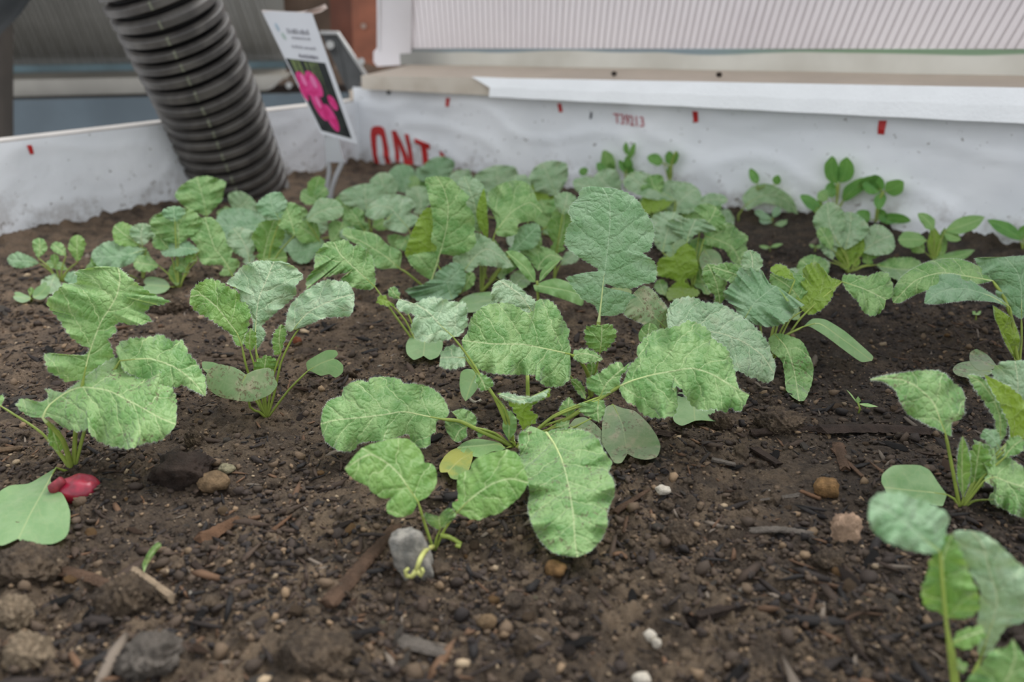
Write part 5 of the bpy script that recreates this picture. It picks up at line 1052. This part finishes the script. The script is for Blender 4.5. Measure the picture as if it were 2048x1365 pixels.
rock(640, 1300, 150, 60, 'dclod', 'wide dark clod at the bottom, left of the middle', 'soil_clod', 'clod', sub=4, sink=.6); rock(30, 1225, 90, 60, 'crust', 'pale crusty clod at the lower left edge', 'soil_clod', 'clod', sub=4); rock(250, 1190, 110, 70, 'dclod', 'dark lumpy clod left of the pale stick', 'soil_clod', 'clod', sub=4, sink=.55)
rock(60, 1300, 100, 60, 'crust', 'pale crusty clod in the bottom left corner', 'soil_clod', 'clod', sub=4, sink=.5); rock(300, 1310, 140, 70, 'gbark', 'long grey weathered bark lump at the bottom left', 'bark_piece', 'bark', sub=4, sink=.5, ang=.4)
rock(1215, 470, 10, 8, 'perl', 'tiny white crumb between background leaves', 'perlite_grain', 'perlite'); rock(866, 503, 14, 12, 'perl', 'small white grain seen through the folded leaf', 'perlite_grain', 'perlite')
rock(1110, 1139, 46, 26, 'ochre', 'dull ochre pebble below the drooping leaf', 'pebble', 'pebble'); rock(330, 610, 70, 36, 'clod', 'tan clod right of the tall front left leaf', 'soil_clod', 'clod'); rock(820, 700, 10, 8, 'tan', 'tiny tan pebble by the round seed leaf', 'pebble', 'pebble')
rock(1478, 655+340, 34, 26, 'clod', 'brown clod in the middle of the right-hand soil', 'soil_clod', 'clod'); rock(1360, 1070, 70, 44, 'clod', 'pale brown clod right of the drooping leaf', 'soil_clod', 'clod', sub=4)
stick((792, 1058), (655, 1218), 34, 'wood', 'long brown flat stick pointing down left beside the grey stone', flat=.45, mids=((735, 1125),), taper=(.7, 1.1))
stick((270, 1148), (348, 1205), 24, 'pwood', 'short pale peeled stick with a black end, behind the grass blade foot', flat=.9, taper=(.9, 1)); stick((340, 1192), (370, 1188), 9, 'pwood', 'thin pale sliver beside the short peeled stick', 'wood_sliver', 'sliver')
stick((130, 1150), (222, 1180), 30, 'wood', 'reddish brown wood chunk right of the long lumpy clod', 'wood_chunk', 'wood chunk', mids=((175, 1160),)); stick((386, 1132), (458, 1208), 17, 'bark', 'thin dark twig right of the pale stick', taper=(1, .5), mids=((420, 1165),))
stick((405, 1088), (482, 1042), 34, 'owood', 'orange-brown bark chunk at left centre', 'wood_chunk', 'wood chunk', taper=(1.1, .5)); stick((548, 1066), (592, 1030), 15, 'owood', 'orange splinter right of the bark chunk', 'wood_sliver', 'sliver', taper=(1, .4))
stick((282, 998), (300, 1030), 7, 'owood', 'small reddish splinter right of the red radish root', 'wood_sliver', 'sliver'); stick((1640, 868), (1862, 872), 36, 'bark', 'long dark bark strip lying across the soil on the right', 'bark_strip', 'bark', flat=.5, lift=.7, mids=((1750, 866),))
stick((1300, 862+5), (1345, 875), 22, 'bark', 'dark bark bit under the central seed leaf tip', 'bark_piece', 'bark'); stick((1502, 870), (1640, 862), 22, 'bark', 'brown bark strip left of the long dark one', 'bark_strip', 'bark')
stick((1600, 1162), (1752, 1202), 15, 'wood', 'thin brown stick in the lower right soil', mids=((1670, 1178),), taper=(1, .6)); stick((1395, 1240), (1492, 1215), 28, 'bark', 'dark stubby stick at the lower centre right', flat=.7)
stick((1610, 1260), (1630, 1192), 12, 'wood', 'short twig standing toward the thin brown stick'); stick((1690, 1245), (1765, 1235), 9, 'wood', 'curved root thread at lower right', 'root_thread', 'root', mids=((1720, 1232),)); stick((1690, 1245), (1738, 1330), 9, 'bark', 'dark root thread curving down at lower right', 'root_thread', 'root', mids=((1700, 1285),))
stick((1228, 1030), (1296, 985), 17, 'wood', 'reddish bark sliver touching the drooping leaf edge', 'bark_piece', 'bark', taper=(1, .5)); stick((1248, 1016), (1274, 1036), 8, 'owood', 'small orange splinter right of the drooping leaf', 'wood_sliver', 'sliver'); stick((1246, 1070), (1254, 1038), 9, 'wood', 'tiny upright chip right of the drooping leaf', 'wood_sliver', 'sliver')
stick((1500, 1068), (1625, 1075), 22, 'gbark', 'greyish fibrous stick left of the crumpled dry leaf', flat=.6, mids=((1560, 1066),)); stick((1520, 1005), (1598, 995), 13, 'gbark', 'thin grey twig above the fibrous stick', taper=(.5, 1)); stick((1665, 905), (1725, 960), 16, 'wood', 'brown twig below the long dark bark strip', taper=(1, .6))
stick((1290, 912), (1330, 950), 18, 'black', 'black twig right of the large dirty seed leaf'); stick((1425, 925), (1470, 935), 18, 'gbark', 'silvery bark flake at centre right', 'bark_piece', 'bark'); stick((1508, 905), (1556, 935), 24, 'bark', 'dark tilted bark block at centre right', 'bark_piece', 'bark')
stick((1675, 848+45), (1690, 945), 28, 'wood', 'upright brown bark slab below the long strip', 'bark_piece', 'bark'); stick((668, 1285), (758, 1265), 24, 'black', 'blackish stick at the bottom centre left', flat=.6); stick((810, 1290), (885, 1312), 44, 'gbark', 'broad grey-brown wood chip at the bottom centre', 'wood_chunk', 'wood chunk', flat=.5)
stick((905, 1365), (915, 1290), 22, 'bark', 'dark chip standing at the bottom centre'); stick((1580, 945+35), (1640, 1003), 12, 'owood', 'orange fibre below the ochre stone', 'wood_sliver', 'sliver') ; stick((0, 905), (0+45, 900), 20, 'clod', 'small brown lump at the left edge', 'soil_clod', 'clod')
# white torn chip with a hole left of the centre stem
P = on_ground(952, 802); V, Fc = tube([P+np.array([.004*math.cos(a), .002*math.sin(a), .004+.004*math.sin(a)]) for a in np.linspace(.3, 5.6, 14)], .0009, 6)
tag(mesh_obj('white_chip', V, Fc, MK['perl'], None, tuple(P)), 'white ring-shaped chip on the soil beside a leaf tip', 'chip')
# dirt crumbs on the sill
for px, py, lb in ((1228, 150, 'leftmost dark soil crumb on the pale sill board'), (1438, 152, 'second dark soil crumb from the left on the pale sill board'), (1795, 150, 'left crumb of the close pair on the sill board'), (1815, 143, 'right crumb of the close pair on the sill board')):
    u, z = wallpt('r', px, py, -.03); zt = float(ft(u))*.5+float(sb(u))*.5; P = atZ(px, py, zt); V, Fc = I2; tag(mesh_obj('soil_crumb', V*np.array([.0035, .003, .0026])+P+np.array([0, 0, .0015]), Fc, MK['dclod'], None, tuple(P)), lb, 'crumb', 'soil crumbs on the sill board')

# countable small pieces, each its own object
def inbed(x, y):
    d = np.array([x, y])-C0; A_ = np.array([RD, LD]).T; u, v = np.linalg.solve(A_, d); return u > .02 and v > .02 and u < 1.4 and v < .98
protoV = []
for k in range(5):
    V, Fc = I2; V = V.copy(); V *= (1+.45*perlin(V[:, 0]*1.5+k*9, V[:, 1]*1.5+V[:, 2], 80)+.3*perlin(V[:, 0]*4+k*9, V[:, 1]*4+V[:, 2]*3, 81))[:, None]; V[:, 2] *= .7; protoV.append((V, Fc))
def scatter(n, name, label, cat, group, mks, rmin, rmax, elong, seed):
    rs = random.Random(seed); meshes = []
    for k in range(5):
        for mk in mks:
            V, Fc = protoV[k]; me = bpy.data.meshes.new(name); me.from_pydata((V*np.array(elong)).tolist(), [], Fc); me.materials.append(MK[mk]); me.polygons.foreach_set('use_smooth', [False]*len(Fc)); meshes.append((me, mk))
    i = 0
    while i < n:
        y = rs.uniform(.20, .62); x = rs.uniform(-.62, .62)*(y*.93+.08)
        if not inbed(x, y): continue
        if rs.random() > (.28/y)**1.0: continue
        r = rmin+(rmax-rmin)*rs.random()**2.2; me, mk = rs.choice(meshes); o = bpy.data.objects.new(name, me); COL.objects.link(o)
        o.location = (x, y, float(ground_z(np.array(x), np.array(y)))+r*.15); o.rotation_euler = (rs.uniform(-.4, .4), rs.uniform(-.4, .4), rs.uniform(0, 6.28)); o.scale = (r, r, r); xf = x/(y*.93+.08); i += 1
        hz = 'far left' if xf < -.38 else 'left' if xf < -.14 else 'middle' if xf < .12 else 'right' if xf < .36 else 'far right'
        dp = 'bottom foreground' if y < .255 else 'front' if y < .30 else 'mid-ground' if y < .40 else 'rear'
        cn = {'tan': 'tan', 'clod': 'brown', 'dclod': 'dark', 'ochre': 'ochre', 'gbark': 'grey', 'red': 'reddish', 'bark': 'dark brown', 'black': 'blackish', 'wood': 'brown', 'perl': 'white', 'pale': 'pale'}[mk]
        tag(o, label % (cn, hz, dp), cat, group % (cn, hz, dp))
scatter(170, 'pebble', 'small %s pebble half sunk in the soil, %s of the %s', 'pebble', 'small %s pebbles, %s of the %s', ['tan', 'clod', 'clod', 'dclod', 'gbark', 'clod', 'tan', 'ochre'], .0012, .0038, (1, .85, .8), 3)
scatter(230, 'bark_chip', 'small %s elongated bark chip on the soil, %s of the %s', 'bark chip', 'small %s bark chips, %s of the %s', ['bark', 'black', 'wood', 'black', 'gbark'], .0013, .0034, (2.6, .9, .55), 4)
scatter(34, 'perlite_grain', 'tiny %s grain in the soil, %s of the %s', 'grain', 'tiny %s grains, %s of the %s', ['perl', 'pale'], .0007, .0015, (1, .9, .8), 5)

# uncountable soil crumbs: one object
def crumbs(n, seed, kind):
    r = np.random.default_rng(seed); V0, F0 = I1; m = len(V0)
    y = .17+ r.power(.75, n*3)*.75; x = r.uniform(-.72, .72, n*3)*(y*.93+.1)
    d = np.stack([x, y], 1)-C0; uv_ = np.linalg.solve(np.array([RD, LD]).T, d.T); ok = (uv_.min(0) > .01) & (uv_[0] < 1.4) & (uv_[1] < .98)
    # crumb density varies over the bed
    ok &= (perlin(x/.09, y/.09, 90) > r.uniform(-.5, .45, n*3)); x, y = x[ok][:n], y[ok][:n]; n = len(x)
    s = np.clip(r.lognormal(math.log(.00078), .55, n), .0004, .0036)
    sc = np.stack([s, s*r.uniform(.6, 1, n), s*r.uniform(.45, .9, n)], 1)
    if kind == 'chip': sc = np.stack([s*r.uniform(2, 4.5, n), s*r.uniform(.5, .9, n), s*r.uniform(.3, .5, n)], 1)
    P = V0[None]*(1+.48*r.uniform(-1, 1, (n, m, 1)))*sc[:, None]
    a = r.uniform(0, 6.28, n); c, sn = np.cos(a), np.sin(a); tl = r.uniform(-.35, .35, n)
    X = P[..., 0]*c[:, None]-P[..., 1]*sn[:, None]; Y = P[..., 0]*sn[:, None]+P[..., 1]*c[:, None]; Z = P[..., 2]+P[..., 0]*tl[:, None]
    Pz = ground_z(x, y)+s*.35; W_ = np.stack([X+x[:, None], Y+y[:, None], Z+Pz[:, None]], -1).reshape(-1, 3)
    FF = (np.array(F0)[None]+np.arange(n)[:, None, None]*m).reshape(-1, 3)
    pal = np.array([srgb(*q) for q in ((84, 70, 58), (108, 90, 72), (60, 50, 44), (44, 38, 36), (132, 110, 86), (74, 62, 52), (164, 144, 118), (64, 53, 46))]); pr = np.array([.22, .16, .2, .14, .07, .16, .02, .03])
    if kind == 'chip': pal = np.array([srgb(*q) for q in ((48, 40, 36), (70, 56, 46), (38, 34, 33), (104, 78, 58), (120, 108, 96))]); pr = np.array([.34, .28, .2, .12, .06])
    ci = r.choice(len(pal), n, p=pr/pr.sum()); dark = np.clip((x-.05)/.15, 0, 1)[:, None]; cc = pal[ci]*(1-.3*dark)*r.uniform(.75, 1.2, (n, 1)); cc[:, 3] = 1
    me = bpy.data.meshes.new('soil_crumbs'); me.vertices.add(len(W_)); me.vertices.foreach_set('co', W_.ravel()); me.loops.add(FF.size); me.loops.foreach_set('vertex_index', FF.ravel())
    me.polygons.add(len(FF)); me.polygons.foreach_set('loop_start', np.arange(0, FF.size, 3)); me.polygons.foreach_set('loop_total', np.full(len(FF), 3)); me.update(calc_edges=True)
    ca = me.color_attributes.new('tint', 'FLOAT_COLOR', 'POINT'); ca.data.foreach_set('color', np.repeat(cc, m, 0).astype(np.float32).ravel())
    t = NT('crumb_'+kind); at_ = t.n('ShaderNodeVertexColor', layer_name='tint'); t.set(t.p.inputs['Base Color'], at_.outputs[0]); t.p.inputs['Roughness'].default_value = .75; t.p.inputs['Specular IOR Level'].default_value = .35
    t.set(t.p.inputs['Normal'], t.bump(t.noise(t.obj(), 1800, 3), .0004)); me.materials.append(t.m)
    o = bpy.data.objects.new('soil_crumbs' if kind != 'chip' else 'bark_mulch', me); COL.objects.link(o)
    tag(o, 'fine brown soil crumbs strewn over the bed' if kind != 'chip' else 'fine shredded dark bark strewn over the bed', 'crumbs' if kind != 'chip' else 'mulch', kind='stuff')
crumbs(42000, 5, 'crumb'); crumbs(11000, 6, 'chip')

# lumpy soil aggregates: uncountable, one object
def lumps(n, seed):
    r = np.random.default_rng(seed); V0, F0 = I3; m = len(V0); y = r.uniform(.17, .75, n*4); x = r.uniform(-.7, .7, n*4)*(y*.93+.1)
    dd = np.stack([x, y], 1)-C0; uv_ = np.linalg.solve(np.array([RD, LD]).T, dd.T); ok = (uv_.min(0) > .02) & (uv_[0] < 1.4) & (uv_[1] < .98)
    ok &= (perlin(x/.11+3, y/.11, 95)+.9*(.36-y) > r.uniform(-.4, .5, n*4)); x, y = x[ok][:n], y[ok][:n]; n = len(x)
    s = np.clip(r.lognormal(math.log(.0023), .45, n), .0013, .0065); Z = []
    for i in range(n):
        V = V0*(1+.6*perlin(V0[:, 0]*1.4+i, V0[:, 1]*1.4+V0[:, 2], 96)+.5*(np.abs(perlin(V0[:, 0]*3.2+i, V0[:, 1]*3.2-V0[:, 2]*2, 97))*2-.4)+.16*perlin(V0[:, 0]*8+i, V0[:, 2]*8+V0[:, 1]*5, 98))[:, None]
        a = r.uniform(0, 6.28); V = V*s[i]*np.array([1, r.uniform(.6, 1), r.uniform(.5, .8)]); V = np.stack([V[:, 0]*math.cos(a)-V[:, 1]*math.sin(a), V[:, 0]*math.sin(a)+V[:, 1]*math.cos(a), V[:, 2]], 1)
        Z.append(V+np.array([x[i], y[i], float(ground_z(x[i:i+1], y[i:i+1])[0])+s[i]*.1]))
    W_ = np.concatenate(Z); FF = (np.array(F0)[None]+np.arange(n)[:, None, None]*m).reshape(-1, 3)
    tag(mesh_obj('soil_lumps', W_, FF.tolist(), MSOIL), 'rough brown soil aggregates heaped over the bed', 'soil', kind='stuff')
lumps(750, 8)
